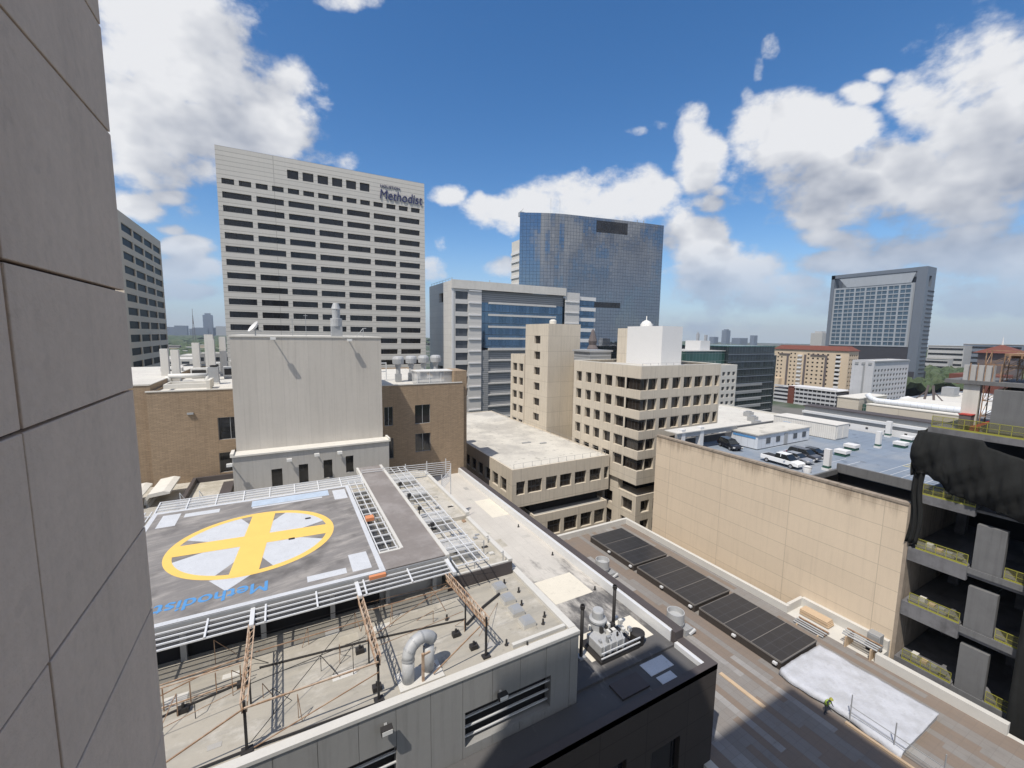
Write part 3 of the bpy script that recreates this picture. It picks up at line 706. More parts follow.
net_frame('', 'safety net frame off the left side of the helipad', [((x, PY0, -17.15), (x, PY1 + 1, -17.15)) for x in (-11.5, -12.0, -12.5, -13.0)],
    [((-11.3, y, -17.1), (-13.0, y, -17.1)) for y in [PY0 + 2.4 * k for k in range(9)]],
    [[(-11.4, PY0, -17.25), (-13, PY0, -17.25), (-13, PY1, -17.25), (-11.4, PY1, -17.25)]])
net_frame('', 'narrow ladder-like steel frame in the slot between helipad and walkway', [((x, 32.4, -17.1), (x, 52, -17.1)) for x in (6.05, 6.75, 7.45)],
    [((5.95, y, -17.05), (7.55, y, -17.05)) for y in [32.7 + 1.25 * k for k in range(16)]],
    [[(6.0, 32.4, -17.3), (7.5, 32.4, -17.3), (7.5, 43, -17.3), (6.0, 43, -17.3)]])
net_frame('', 'wide white steel grid frame right of the walkway above the middle roof', [((x, 28.4, -17.6), (x, 55, -17.6)) for x in (11.0, 11.9, 12.8, 13.6)],
    [((10.9, y, -17.55), (13.7, y, -17.55)) for y in [28.6 + 1.45 * k for k in range(18)]],
    [[(11.0, y, -17.75), (13.6, y, -17.75), (13.6, y + 2.6, -17.75), (11, y + 2.6, -17.75)] for y in (31, 37, 44.5, 49.5)], nm='net_light', rw=.075)
for k, y in enumerate((34.5, 38.4, 42.2, 46.0)):
    t = thing('deck_lamp', (10.95, y, -17.4), ['nearest', 'second', 'third', 'farthest'][k] + ' small black lamp bracket along the walkway edge', 'lamp', 'black lamp brackets on the walkway edge')
    MB().tube([(10.95, y, -17.5), (10.95, y, -16.75)], .05, 6).build('post', 'black_iron', t); MB().box(10.8, 11.15, y - .12, y + .12, -16.8, -16.5).build('head', 'black_iron', t)
tag(MB().box(4.7, 5.85, 29.15, 29.42, -17.25, -17.02).build('windsock_box', 'orange_box'), 'orange box fixed under the near right corner of the pad edge', 'box')
tag(MB().box(6.05, 6.75, 38.4, 39.1, -17.0, -16.7).build('signal_box', 'orange_box'), 'small orange box in the slot beside the walkway', 'box')
# upright rail fence at the far end of the walkway
t = thing('railing', (12, 53, -18), 'white horizontal-rail fence at the far end of the walkway', 'railing')
for k in range(7): MB().beam((7.9, 52.4, -18.2 + k * .27), (19.2, 52.4, -18.6 + k * .27), .06).build('rail', 'metal_white', t)
for x in (7.9, 10.4, 13.2, 16.0, 18.6): MB().beam((x, 52.4, -18.9), (x, 52.4, -16.5), .08).build('post', 'metal_white', t)
t = thing('side_screen', (18.6, 50, -19), 'short white slatted fence wing on the middle roof', 'railing')
for k in range(6): MB().beam((19.2, 52.3, -19.4 + k * .27), (17.0, 49.4, -19.6 + k * .27), .06).build('rail', 'metal_white', t)
for p in ((19.2, 52.2), (17.0, 49.4)): MB().beam((*p, -20.5), (*p, -17.6), .09).build('post', 'metal_white', t)

# ------------------------------------------------------------------ rusty lattice girders over the low roof
def girder(x, y0, y1, zt, lb, xe=None):
    t = thing('lattice_girder', (x, (y0 + y1) / 2, -20), lb, 'girder', 'rusty lattice girders running out from the pad over the low roof')
    xe = x if xe is None else xe; w = .30; h = .5
    def at(s, y): k = (y - y0) / (y1 - y0); return x + (xe - x) * k + s * w / 2
    MB().beam((x, 29.4, zt + .02), (x, y1 - .3, zt + .02), .24).build('outrigger', 'metal_white', t)
    n = 11; mb = MB()
    for s in (-1, 1):
        MB().beam((at(s, y1), y1, zt), (at(s, y0), y0, zt), .06).build('chord', 'rust_pale', t)
        MB().beam((at(s * .6, y1), y1, zt - h), (at(s * .6, y0), y0, zt - h), .06).build('chord', 'rust', t)
    for k in range(n):
        a = y1 + (y0 - y1) * k / n; b = y1 + (y0 - y1) * (k + 1) / n
        mb.beam((at(1, a), a, zt), (at(-1, b), b, zt), .035)
        for s in (-1, 1): mb.beam((at(s, a), a, zt), (at(s * .6, b), b, zt - h), .035).beam((at(s * .6, b), b, zt - h), (at(s, b), b, zt), .03)
    mb.build('lacing', 'rust_pale', t)
    MB().beam((at(0, y0 + .1), y0 + .1, zt), (at(0, y0 + .1), y0 + .1, -19.98), .12).box(at(0, y0) - .25, at(0, y0) + .25, y0 - .1, y0 + .3, -20, -19.9).build('post', 'black_iron', t)
    m = (y0 + y1) / 2; MB().beam((at(0, m), m, zt - h), (at(0, m), m, -19.98), .09).build('post', 'black_iron', t)
girder(-2.3, 21.75, 27.9, -17.35, 'rusty lattice girder nearest the left, running from the pad edge to the front parapet')
girder(3.85, 21.75, 27.9, -17.35, 'middle rusty lattice girder, left of the bent grey vent pipe')
girder(10.4, 21.9, 27.7, -17.35, 'right-hand rusty lattice girder beside the small skylights', 9.9)
g = 'thin rusty rods of the low roof framework'
rods = [((-2.3, 21.7, -17.6), (3.85, 21.7, -17.6), .07, 'rust_pale', 'long rusty tie rod joining the near ends of the left and middle girders'),
 ((-7.2, 21.8, -19.8), (-2.3, 21.7, -17.6), .06, 'rust', 'diagonal brace rising from the left end of the parapet to the left girder'),
 ((3.85, 21.7, -18.2), (-2.0, 21.75, -19.85), .045, 'rust', 'thin diagonal brace sloping down left from the middle girder'),
 ((-2.1, 26.0, -17.9), (3.8, 26.0, -17.9), .05, 'rust', 'thin tie rod across the middle of the low roof'),
 ((3.9, 27.0, -18.0), (10.3, 26.9, -18.0), .05, 'rust', 'thin tie rod between middle and right girders'),
 ((7.0, 22.0, -19.8), (10.0, 22.0, -17.8), .06, 'rust', 'diagonal brace rising right from behind the bent vent pipe'),
 ((4.0, 26.6, -19.8), (9.8, 27.6, -18.2), .04, 'rust', 'thin diagonal wire brace right of the middle girder'),
 ((-8.5, 26.6, -18.7), (-2.6, 27.0, -18.7), .05, 'rust_pale', 'tie rod left of the left girder'),
 ((-8.3, 26.6, -19.7), (-3.8, 26.9, -18.7), .05, 'rust', 'short diagonal brace left of the left girder')]
for a, b, w, m_, lb in rods: tag(MB().beam(a, b, w).build('brace_rod', m_), lb, 'brace', g)
random.seed(21); gs = 'thin rusty struts and guy rods of the low roof framework'
for k in range(22):
    x = -6.5 + k * .78 + random.uniform(-.2, .2); y = random.uniform(22.2, 29); h = random.uniform(.7, 1.9); a = random.uniform(-1.4, 1.4)
    tag(MB().beam((x, y, -20), (x, y, -20 + h), .035).beam((x, y, -20 + h), (x + a, y + random.uniform(-1.5, 1.5), -19.97), .03).build('roof_strut', random.choice(('rust', 'rust', 'black_iron'))), 'thin rusty strut with a slanting guy rod on the low roof', 'strut', gs)
for k, (p_, q_) in enumerate((((-8.4, 24.4, -19.9), (-2.4, 24.9, -18.9)), ((-2.2, 24, -18.2), (3.7, 24.8, -18.2)), ((4.0, 24.2, -18.6), (9.9, 24.6, -18.4)), ((-2, 28.6, -18.6), (3.8, 28.7, -18.6)), ((4.0, 28.8, -18.6), (10.3, 28.6, -18.7)), ((-2.2, 22.0, -19.8), (3.7, 27.5, -18.0)), ((10, 22.2, -18.6), (13.4, 26.4, -19.95)), ((10.2, 28.4, -18.2), (14.6, 29.2, -19.3)))):
    tag(MB().beam(p_, q_, .028).build('guy_wire', 'black_iron' if k % 2 else 'rust'), 'thin dark guy wire strung across the low roof', 'wire', 'guy wires over the low roof')
for k in range(14):
    x, y = random.uniform(-7, 15.5), random.uniform(22, 29.5); w_ = random.uniform(.5, 1.4)
    tag(MB().box(x, x + w_, y, y + random.uniform(.3, 1.0), -20, -19.985).build('roof_patch', random.choice(('roof_mid', 'roof_gray', 'curb'))), 'flat repair patch stuck on the low roof', 'roof patch', 'repair patches on the low roof')
t = thing('guard_rail', (-5.5, 26.5, -20), 'rusty post-and-rail frame left of the left girder on the low roof', 'railing')
for k in range(6): MB().beam((-8.6 + k * 1.15, 26.4, -20), (-8.6 + k * 1.15, 26.4, -18.7), .05).build('post', 'rust', t)
MB().beam((-8.8, 26.4, -18.7), (-2.8, 26.6, -18.7), .05).beam((-8.8, 26.4, -19.85), (-2.8, 26.6, -19.85), .06).build('rail', 'rust_pale', t)
for k, (p, q, lb) in enumerate((((-9, 25.2, -19.93), (-2.9, 26.6, -19.93), 'black pipe lying across the left of the low roof'), ((-2.0, 27.4, -19.93), (10.6, 25.8, -19.93), 'long black pipe crossing the middle of the low roof'),
      ((-8, 21.75, -19.9), (3.8, 21.6, -19.9), 'black pipe run along the front parapet'), ((10.4, 25.2, -19.9), (14.0, 27.3, -19.9), 'thick black hose curving toward the skylights'))):
    tag(MB().tube([p, ((p[0] + q[0]) / 2, (p[1] + q[1]) / 2 + .15, p[2]), q], .055 if k < 3 else .09, 6).build('roof_pipe', 'black_iron'), lb, 'pipe', 'black pipes lying on the low roof')
for k, (x, y) in enumerate(((-5.4, 25.9), (-2.8, 26.4), (3.5, 26.0), (3.9, 22.6), (9.4, 24.6), (10.0, 23.0))):
    tag(MB().box(x - .25, x + .25, y - .18, y + .18, -20, -19.72).box(x - .06, x + .06, y - .06, y + .06, -19.72, -19.5).build('anchor_block', 'black_iron'),
        ['leftmost black anchor block by the guard rail', 'black anchor block at the left girder', 'black anchor block at the middle girder', 'black anchor block by the front parapet near the middle girder', 'black anchor block left of the right girder', 'black anchor block under the right girder'][k], 'anchor', 'black anchor blocks on the low roof')

# ------------------------------------------------------------------ low roof building
t = thing('low_building', (0, 26, GZ), 'grey panelled low building in front of the helipad with a cluttered pale flat roof', 'building')
ops = [(8.6, 14.7, -24.55, -22.25), (1.2, 4.6, -26, -22.4)]
mb = MB(); facade(mb, 'S', 21.1, -30, 16.9, GZ, -20.02, ops, .7); facade(mb, 'E', 16.9, 21.1, 52, GZ, -20.02, [], 0); mb.build('wall', 'low_wall', t)
mb = MB(); xx = -9.0
while xx < 16.8:      # upright wall panels with open joints, cut round the louvre openings
    a, b = xx + .012, min(xx + 1.94, 16.9) - .012
    segs = [(-30.0, -20.03)]
    for o in ops:
        if b > o[0] and a < o[1]:
            segs = [(z0_, z1_) for s0, s1 in segs for z0_, z1_ in ((s0, o[2]), (o[3], s1)) if z1_ > z0_]
    for s0, s1 in segs:
        if any(b > o[0] and a < o[1] for o in ops) and False: pass
        mb.box(a, b, 21.04, 21.1, s0, s1)
    for o in ops:
        if b > o[0] and a < o[1]:
            if a < o[0]: mb.box(a, o[0], 21.04, 21.1, o[2], o[3])
            if b > o[1]: mb.box(o[1], b, 21.04, 21.1, o[2], o[3])
    xx += 1.94
mb.build('wall_panel', 'low_wall', t)
for o in ops:
    MB().box(o[0], o[1], 21.75, 21.8, o[2], o[3]).build('louvre_back', 'dark_void', t)
    for k in range(3): MB().box(o[0], o[1], 21.2 + .1 * k, 21.32 + .1 * k, o[3] - .55 - .75 * k, o[3] - .47 - .75 * k).build('louvre_bar', 'metal_white', t)
MB().box(-30, 16.4, 21.5, 31.2, -20.25, -20).build('roof', 'roof_low', t)
MB().box(-30, 16.95, 20.98, 21.5, -20.02, -19.82).build('front_coping', 'curb', t)
MB().box(16.4, 16.95, 21.5, 55, -20.02, -19.78).build('side_coping', 'curb', t)
MB().box(12.2, 16.3, 21.75, 22.0, -20, -19.72).build('gutter', 'curb', t)
MB().box(-30, 16.9, 31.2, 60, -20.3, -20.02).build('under_roof', 'roof_low', t)
for x, z, lb in ((4.0, -20.75, 'black box floodlight on the low building front wall, left one'), (10.9, -21.75, 'black box floodlight on the low building front wall beside the louvres')):
    t2 = thing('wall_light', (x, 21.04, z), lb, 'wall light', 'box floodlights on the low building front')
    MB().box(x - .3, x + .3, 20.45, 20.8, z - .2, z + .12).build('lamp', 'black_iron', t2); MB().box(x - .08, x + .08, 20.8, 21.02, z - .08, z + .05).build('arm', 'metal_gray', t2)
    MB().box(x - .27, x + .27, 20.43, 20.447, z - .16, z + .08).build('lens', 'lamp_glass', t2)
# middle roof with step
t = thing('middle_roof', (13.5, 42, -20), 'pale cluttered middle roof slab right of the helipad walkway', 'roof')
MB().box(10.8, 16.2, 29.7, 39.0, -20, -19.0).box(10.8, 16.2, 39.0, 55, -20, -18.6).build('slab', 'roof_mid', t)
MB().box(16.0, 16.4, 29.6, 39.0, -19.0, -18.75).box(16.0, 16.4, 39.0, 54, -18.6, -18.3).box(10.8, 16.0, 29.55, 29.75, -19.2, -18.85).build('kerb', 'curb', t)
MB().box(10.6, 16.3, 29.45, 29.55, -20, -18.95).build('front_wall', 'dark_cap', t)
for k, (x, y, h) in enumerate(((14.6, 31.5, 1.4), (15.6, 29.8, 1.0), (13.0, 29.8, 1.2), (15.9, 33.4, .7), (12.2, 34.2, 1.0))):
    tag(MB().tube([(x, y, -19), (x, y, -19 + h)], .045, 5).tube([(x, y, -19 + h * .9), (x - .2, y, -19 + h * .9)], .03, 5).build('vent_pipe', 'metal_gray'),
        ['thin grey vent pipe in the middle of the near middle roof', 'thin vent pipe at the near right corner of the middle roof', 'thin vent pipe at the near edge of the middle roof', 'short vent pipe by the middle roof kerb', 'thin vent pipe under the white grid frame'][k], 'pipe', 'thin vent pipes on the middle roof')
tag(MB().tube([(18.6, 50.5, -25), (18.6, 50.5, -16.6)], .05, 6).build('flag_pole', 'metal_white'), 'thin tall white pole on the long roof beside the middle roof', 'pole')
# low roof clutter
for k, (x, y) in enumerate(((14.3, 27.9), (14.2, 26.3), (14.1, 24.8), (14.2, 23.4))):
    s = .48
    t = thing('skylight', (x, y, -20), ['skylight farthest from the parapet', 'second farthest square skylight', 'second nearest square skylight', 'square skylight nearest the front parapet'][k] + ' on the low roof', 'skylight', 'small square skylights in a row on the low roof')
    mb = MB(); b = s * .92
    MB().box(x - s, x + s, y - b, y + b, -20, -19.7).build('kerb', 'curb', t)
    mb.v += [(x - s, y - b, -19.69), (x + s, y - b, -19.69), (x + s, y + b, -19.69), (x - s, y + b, -19.69), (x - s * .7, y - b * .7, -19.5), (x + s * .7, y - b * .7, -19.5), (x + s * .7, y + b * .7, -19.5), (x - s * .7, y + b * .7, -19.5)]
    mb.f += [(0, 1, 5, 4), (1, 2, 6, 5), (2, 3, 7, 6), (3, 0, 4, 7), (4, 5, 6, 7)]; mb.build('dome', 'metal_gray', t)
for k, (x, y) in enumerate(((15.2, 22.9), (15.7, 23.5), (14.9, 25.4), (15.5, 26.9), (15.0, 28.4), (13.1, 21.5), (9.4, 26.4), (12.0, 22.3))):
    t = thing('pipe_vent', (x, y, -20), 'small black vent stub on the low roof among the skylights', 'vent', 'small black vent stubs on the low roof')
    MB().lathe((x, y, -20), [(.14, 0), (.07, .12), (.07, .38), (0, .38)], 8).build('stub', 'black_iron', t)
t = thing('bent_vent', (5.6, 22.6, -20), 'big grey gooseneck vent pipe on the low roof near the front parapet', 'vent')
pts = [(5.6, 22.3, -20), (5.6, 22.3, -18.6)] + [(6.45 - .85 * math.cos(R(a)), 22.3 + .5 * math.sin(R(a / 2)), -18.6 + .85 * math.sin(R(a))) for a in range(15, 151, 15)]
MB().tube(pts[:2], .35, 18).build('riser', 'galv', t, True); MB().tube([pts[1]] + pts[2:], .36, 18).build('elbow', 'galv', t, True)
for a in (1, 3, 5, 7): p = Vector(pts[a]); q = Vector(pts[a + 1]) if a + 1 < len(pts) else p; d = (q - p).normalized() * .05 if a < len(pts) - 1 else Vector((.05, 0, 0)); MB().tube([p - d, p + d], .38, 18).build('band', 'metal_gray', t)
MB().tube([(6.9, 22.6, -20), (6.9, 22.6, -18.4)], .33, 16).build('second_leg', 'galv', t, True)
MB().box(5.0, 7.6, 21.7, 23.1, -20, -19.9).build('base', 'curb', t)
tag(MB().beam((6.35, 21.9, -20), (6.35, 21.9, -18.2), .14).beam((6.35, 21.9, -18.3), (6.8, 22.0, -18.3), .1).build('vent_bracket', 'rust_pale'), 'rusty bracket post strapped between the legs of the bent vent', 'bracket')

# ------------------------------------------------------------------ long strip roof building
t = thing('long_building', (22, 45, GZ), 'dark brown building with a long pale roof strip and black parapet', 'building')
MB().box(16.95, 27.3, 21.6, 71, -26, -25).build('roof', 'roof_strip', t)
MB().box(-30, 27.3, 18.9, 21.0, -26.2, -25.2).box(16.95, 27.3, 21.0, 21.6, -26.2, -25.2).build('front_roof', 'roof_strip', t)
mb = MB(); ops = [(15.6, 19.2, -33.5, -28.2), (21.5, 24.5, -33.5, -29)]
facade(mb, 'S', 18.4, -30, 28.25, GZ, -24.75, ops, .4); facade(mb, 'E', 28.25, 18.4, 71.4, GZ, -24.75, [], 0); mb.build('wall', 'dark_wall', t)
panes(t, 'S', 18.4, ops, .4, 'win_black')
MB().box(27.55, 28.3, 22.0, 71.4, -24.75, -24.0).box(27.3, 28.3, 21.6, 22.0, -25.2, -24.0).build('parapet', 'dark_cap', t)
MB().box(27.2, 27.55, 22.0, 71.2, -25.0, -24.1).build('parapet_flashing', 'metal_white', t)
MB().box(27.55, 28.3, 18.4, 21.6, -25.2, -24.72).box(-30, 27.55, 18.4, 18.95, -25.2, -24.72).build('front_parapet', 'dark_cap', t)
MB().box(27.2, 27.55, 19.0, 21.55, -25.2, -24.8).build('front_flashing', 'metal_white', t)
g = 'bright new membrane patches on the long roof'
for a, lb in (((21.5, 25.9, 30.3, 34.2), 'large cream membrane patch on the long roof beside the low roof wall'), ((20.0, 26.6, 23.2, 26.0), 'cream patch under the roof machine'), ((24.5, 27.1, 50, 56.5), 'pale patch near the parapet halfway up the long roof')):
    tag(MB().box(a[0], a[1], a[2], a[3], -24.996, -24.988).build('roof_patch', 'patch_cream'), lb, 'roof patch', g)
for a, lb in (((23.2, 25.6, 20.2, 21.4), 'larger pale board lying in the shade near the parapet corner'), ((23.4, 24.9, 19.15, 19.95), 'smaller pale board lying in the shade near the parapet corner')):
    tag(MB().box(a[0], a[1], a[2], a[3], -25.19, -25.14).build('roof_board', 'paint_white'), lb, 'board', 'pale boards in the shade')
# machine with two black stacks
t = thing('rooftop_machine', (21.6, 24, -25), 'pale rooftop machine with a round fan and dark piping between two black stacks', 'machine')
MB().box(20.4, 24.4, 22.6, 25.2, -24.99, -24.75).build('base', 'black_iron', t)
MB().box(20.7, 23.2, 23.0, 24.8, -24.7, -23.9).build('tank', 'galv', t, bevel=.05)
for k in range(4): MB().tube([(20.8 + .65 * k, 22.75, -24.6), (20.8 + .65 * k, 22.75, -23.7), (21.1 + .65 * k, 23.4, -23.6)], .07, 6).build('pipe', 'galv', t)
MB().lathe((22.0, 25.0, -24.2), [(.62, 0), (.62, .9), (.72, .95), (.72, 1.1), (.5, 1.2), (.48, 1.75), (.42, 1.85), (0, 1.85)], 18).build('fan_housing', 'galv', t)
MB().box(20.4, 24.4, 22.55, 22.62, -24.1, -24.0).box(20.4, 24.4, 22.55, 22.62, -24.5, -24.42).build('guard_rail', 'metal_white', t)
for k in range(26):
    x, y = 20.8 + random.random() * 3.2, 23 + random.random() * 2; MB().box(x, x + random.uniform(.1, .45), y, y + random.uniform(.1, .4), -23.95, -23.8 + random.random() * .45).build('valve', ['white_metal2', 'metal_gray', 'black_iron'][k % 3], t)
MB().lathe((24.7, 23.2, -25), [(.55, 0), (.6, .9), (.3, 1.0), (0, 1.0)], 14).build('drum', 'black_iron', t)
for x, y, zt, lb in ((19.55, 24.0, -20.9, 'left tall black exhaust stack on the rooftop machine'), (23.35, 24.6, -20.7, 'right tall black exhaust stack on the rooftop machine')):
    t = thing('exhaust_stack', (x, y, -25), lb, 'exhaust stack', 'black exhaust stacks by the rooftop machine')
    MB().tube([(x, y, -25), (x, y, zt)], .14, 10).build('pipe', 'black_iron', t, True); MB().lathe((x, y, zt), [(.14, 0), (.19, .03), (.19, .28), (.12, .3)], 10).build('cap', 'black_iron', t); MB().box(x - .3, x + .3, y - .3, y + .3, -25, -24.85).build('base', 'metal_gray', t)
tag(MB().box(19.8, 22.4, 19.6, 21.0, -25.19, -25.05).build('roof_hatch', 'dark_cap'), 'flat dark square hatch in the shaded part of the long roof', 'hatch')
for k, y in enumerate((30.5, 38, 46)): tag(MB().lathe((26.3, y, -25), [(.16, 0), (.08, .1), (.08, .35), (0, .35)], 8).build('pipe_vent', 'black_iron'), ['nearest', 'second', 'third'][k] + ' small black vent stub along the long roof parapet', 'vent', 'vent stubs along the long roof')
tag(MB().lathe((19.3, 47.3, -25), [(.9, 0), (.9, .12), (0, .14)], 20).build('roof_drain', 'roof_gray'), 'flat grey round drain cover on the long roof', 'drain')

random.seed(9)
for k in range(10):
    x, y = random.uniform(18.5, 26), random.uniform(28, 66); w_ = random.uniform(.6, 1.8)
    tag(MB().box(x, x + w_, y, y + random.uniform(.5, 2.2), -24.996, -24.985).build('roof_patch', random.choice(('roof_mid', 'roof_gray', 'roof_pale'))), 'dull repair patch on the long pale roof strip', 'roof patch', 'dull repair patches on the long roof')
tag(MB().tube([(17.4, 22, -24.9), (17.6, 34, -24.9), (17.5, 50, -24.9)], .06, 6).build('conduit', 'metal_gray'), 'thin grey conduit along the foot of the low roof wall', 'conduit')
for k in range(26):
    x, y = random.uniform(11.2, 15.6), random.uniform(30.5, 50); w_ = random.uniform(.15, .6)
    tag(MB().box(x, x + w_, y, y + random.uniform(.15, .5), -19.0 if y < 38.6 else -18.6, (-19.0 if y < 38.6 else -18.6) + random.uniform(.03, .25)).build('roof_debris', random.choice(('metal_gray', 'black_iron', 'rust', 'curb'))), 'small bit of debris on the cluttered middle roof', 'debris', 'debris on the middle roof')
# ------------------------------------------------------------------ courtyard roof with solar arrays
t = thing('podium_building', (41, 30, GZ), 'low podium roof paved in tan and grey slabs between the buildings', 'building')
PZ2 = -33.0
MB().box(27.5, 52.9, -25, 53.7, GZ, PZ2).build('block', 'curb', t)
MB().box(28.3, 52.4, -25, 53.2, PZ2, PZ2 + .008).build('paving', 'pavers', t)
MB().box(28.3, 52.9, 53.2, 53.7, PZ2 + .01, PZ2 + .9).box(52.4, 52.9, 25.8, 53.2, PZ2 + .01, PZ2 + .9).box(52.9, 55.9, 25.8, 26.15, PZ2 + .01, PZ2 + 1.0).build('kerb_wall', 'curb', t)
MB().box(52.9, 55.99, 17.2, 25.8, GZ, PZ2).build('side_block', 'curb', t)
MB().box(55.5, 55.98, 17.2, 25.8, PZ2, PZ2 + 1.1).build('kerb_wall', 'curb', t)
MB().box(52.3, 52.9, 8.0, 17.1, PZ2, PZ2 + 1.0).build('kerb_wall', 'curb', t)
g = 'dark solar arrays in a row on the podium roof'
for k, (ya, yb, n, lb) in enumerate(((41.2, 50.8, 3, 'farthest dark solar array on the podium roof'), (31.1, 40.6, 3, 'middle dark solar array on the podium roof'), (21.0, 30.5, 3, 'nearest dark solar array, next to the white sheet'))):
    t = thing('solar_array', (45.8, (ya + yb) / 2, PZ2), lb, 'solar array', g)
    p = (yb - ya) / n; zt = PZ2 + .95
    for i in range(n): MB().box(42.58, 49.05, ya + i * p + .05, ya + (i + 1) * p - .05, zt - .12, zt).build('panel', 'solar', t)
    fr = MB()
    for i in range(n + 1): fr.box(42.5, 49.15, ya + i * p - .04, ya + i * p + .04, zt - .14, zt + .015)
    fr.box(42.46, 42.55, ya, yb, zt - .15, zt + .02).box(49.05, 49.15, ya, yb, zt - .15, zt + .02); fr.build('frame', 'solar_frame', t)
    MB().box(42.5, 49.1, ya, ya + .12, PZ2, zt - .15).box(42.5, 42.62, ya + .12, yb, PZ2, zt - .15).build('skirt', 'dark_wall', t)
    for y in (ya + .3, (ya + yb) / 2): MB().box(42.2, 42.48, y, y + .4, zt - .5, zt - .3).build('junction_box', 'metal_white', t)
t = thing('round_vent', (37.9, 42.6, PZ2), 'far galvanised drum vent standing on the podium paving', 'vent', 'galvanised drum vents on the podium')
vx, vy = 37.9, 42.6
MB().lathe((vx, vy, PZ2 + .8), [(.9, 0), (.95, .15), (.95, 1.45), (.85, 1.45), (.8, .9), (0, .8)], 24).build('drum', 'galv', t)
MB().lathe((vx, vy, PZ2 + 1.1), [(.96, 0), (1.0, .02), (1.0, .1), (.96, .12)], 24).build('rim', 'metal_gray', t)
for a in range(4): MB().beam((vx + .7 * math.cos(a * 1.57), vy + .7 * math.sin(a * 1.57), PZ2), (vx + .7 * math.cos(a * 1.57), vy + .7 * math.sin(a * 1.57), PZ2 + .9), .1).build('leg', 'metal_gray', t)
MB().box(vx + .1, vx + 1.3, vy - 1.4, vy - .5, PZ2, PZ2 + .7).build('motor', 'metal_gray', t)
MB().tube([(vx + .7, vy - 1.4, PZ2 + .1), (vx + 1.5, vy - 1.5, PZ2 + .5)], .2, 8).build('duct', 'galv', t)
dup(t, (37.9, 30.1, PZ2), None, 'near galvanised drum vent on the podium, behind the black parapet corner')
# white sheet, guard posts, stacks of material, worker
mb = MB(); nx_, ny_ = 34, 44; random.seed(3)
def zt_(x, y): return PZ2 + .62 + .04 * math.sin(x * 1.1 + y * .4) + .03 * math.sin(y * 1.7 - x * .5) + .02 * math.sin(x * 3.1 + y * 2.3) + .012 * math.sin(x * 7.3 - y * 5.1)
def xa(y): return 41.75 + .16 * math.sin(y * .9) + .06 * math.sin(y * 3.1)
for i in range(nx_ + 1):
    for j in range(ny_ + 1):
        y = 11.3 + 9.5 * j / ny_; a = xa(y); x = a + (49.2 - a) * i / nx_; z = zt_(x, y) - (.45 if i == 0 else .1 if i == 1 else 0)
        mb.v.append((x, y, z))
for i in range(nx_):
    for j in range(ny_):
        k = i * (ny_ + 1) + j; mb.f.append((k, k + ny_ + 1, k + ny_ + 2, k + 1))
o = mb.build('white_sheet', 'tarp', smooth=True); tag(o, 'large white protective sheet spread on the podium roof', 'sheet')
o.modifiers.new('thick', 'SOLIDIFY').thickness = .03
t = thing('platform', (45.5, 16, PZ2), 'low dark platform under the white sheet', 'platform')
MB().box(42.2, 49.1, 11.4, 20.6, PZ2, PZ2 + .4).build('deck', 'metal_gray', t)
t = thing('guard_rail', (42.0, 12.6, PZ2), 'thin scaffold guard rail along the near edge of the white sheet', 'railing')
for y in (14.9, 11.9, 9.0): MB().tube([(42.0, y, PZ2), (42.0, y, PZ2 + 2.6)], .045, 6).build('post', 'metal_gray', t)
for z in (PZ2 + .9, PZ2 + 1.5): MB().beam((42.0, 15.0, z), (42.0, 9.0, z), .045).build('rail', 'metal_gray', t)
MB().box(41.4, 41.65, 9.0, 15.0, PZ2 + .01, PZ2 + .2).build('toe_board', 'plywood', t)
tag(MB().box(36.6, 37.0, 19.2, 23.6, PZ2 + .01, PZ2 + .09).build('timber_plank', 'plywood'), 'long timber plank lying on the paving at the shadow edge', 'plank')
t = thing('plywood_stack', (54.3, 23.5, PZ2), 'stack of tan plywood boards by the kerb wall', 'plywood stack')
for k in range(4): MB().box(53.6 + .05 * (k % 2), 54.9, 21.9 + .07 * k, 25.0, PZ2 + .1 + .16 * k, PZ2 + .23 + .16 * k).build('board', 'plywood', t)
for k, (x, y, lb) in enumerate(((52.0, 23.0, 'bundle of grey pipes beside the plywood stack'), (53.0, 18.6, 'bundle of grey pipes and brackets near the construction corner'))):
    t = thing('pipe_bundle', (x, y, PZ2), lb, 'pipe bundle', 'bundles of pipes on the podium')
    for i in range(7): MB().tube([(x - .6 + .22 * i, y - 1.6, PZ2 + 1.1 + .13 * (i % 2) - 1.1 * (x < 52.5) + .2), (x - .6 + .22 * i, y + 1.5, PZ2 + 1.1 + .13 * (i % 2) - 1.1 * (x < 52.5) + .2)], .09, 6).build('pipe', ['galv', 'metal_gray', 'rust'][i % 3], t)
    for yy in (-1.2, 1.0): MB().box(x - .9, x + .9, y + yy, y + yy + .12, PZ2, PZ2 + 1.2 - 1.05 * (x < 52.5)).build('bearer', 'plywood', t)
t = thing('tool_cabinet', (54.5, 17.9, PZ2), 'grey tool cabinet standing against the construction corner', 'cabinet')
MB().box(53.9, 54.9, 17.4, 18.5, PZ2 + .2, PZ2 + 2.0).build('casing', 'metal_gray', t, bevel=.04); MB().box(53.84, 53.9, 17.5, 18.4, PZ2 + .35, PZ2 + 1.8).build('door', 'low_wall', t); MB().box(53.9, 54.9, 17.4, 18.5, PZ2, PZ2 + .18).build('base', 'black_iron', t)
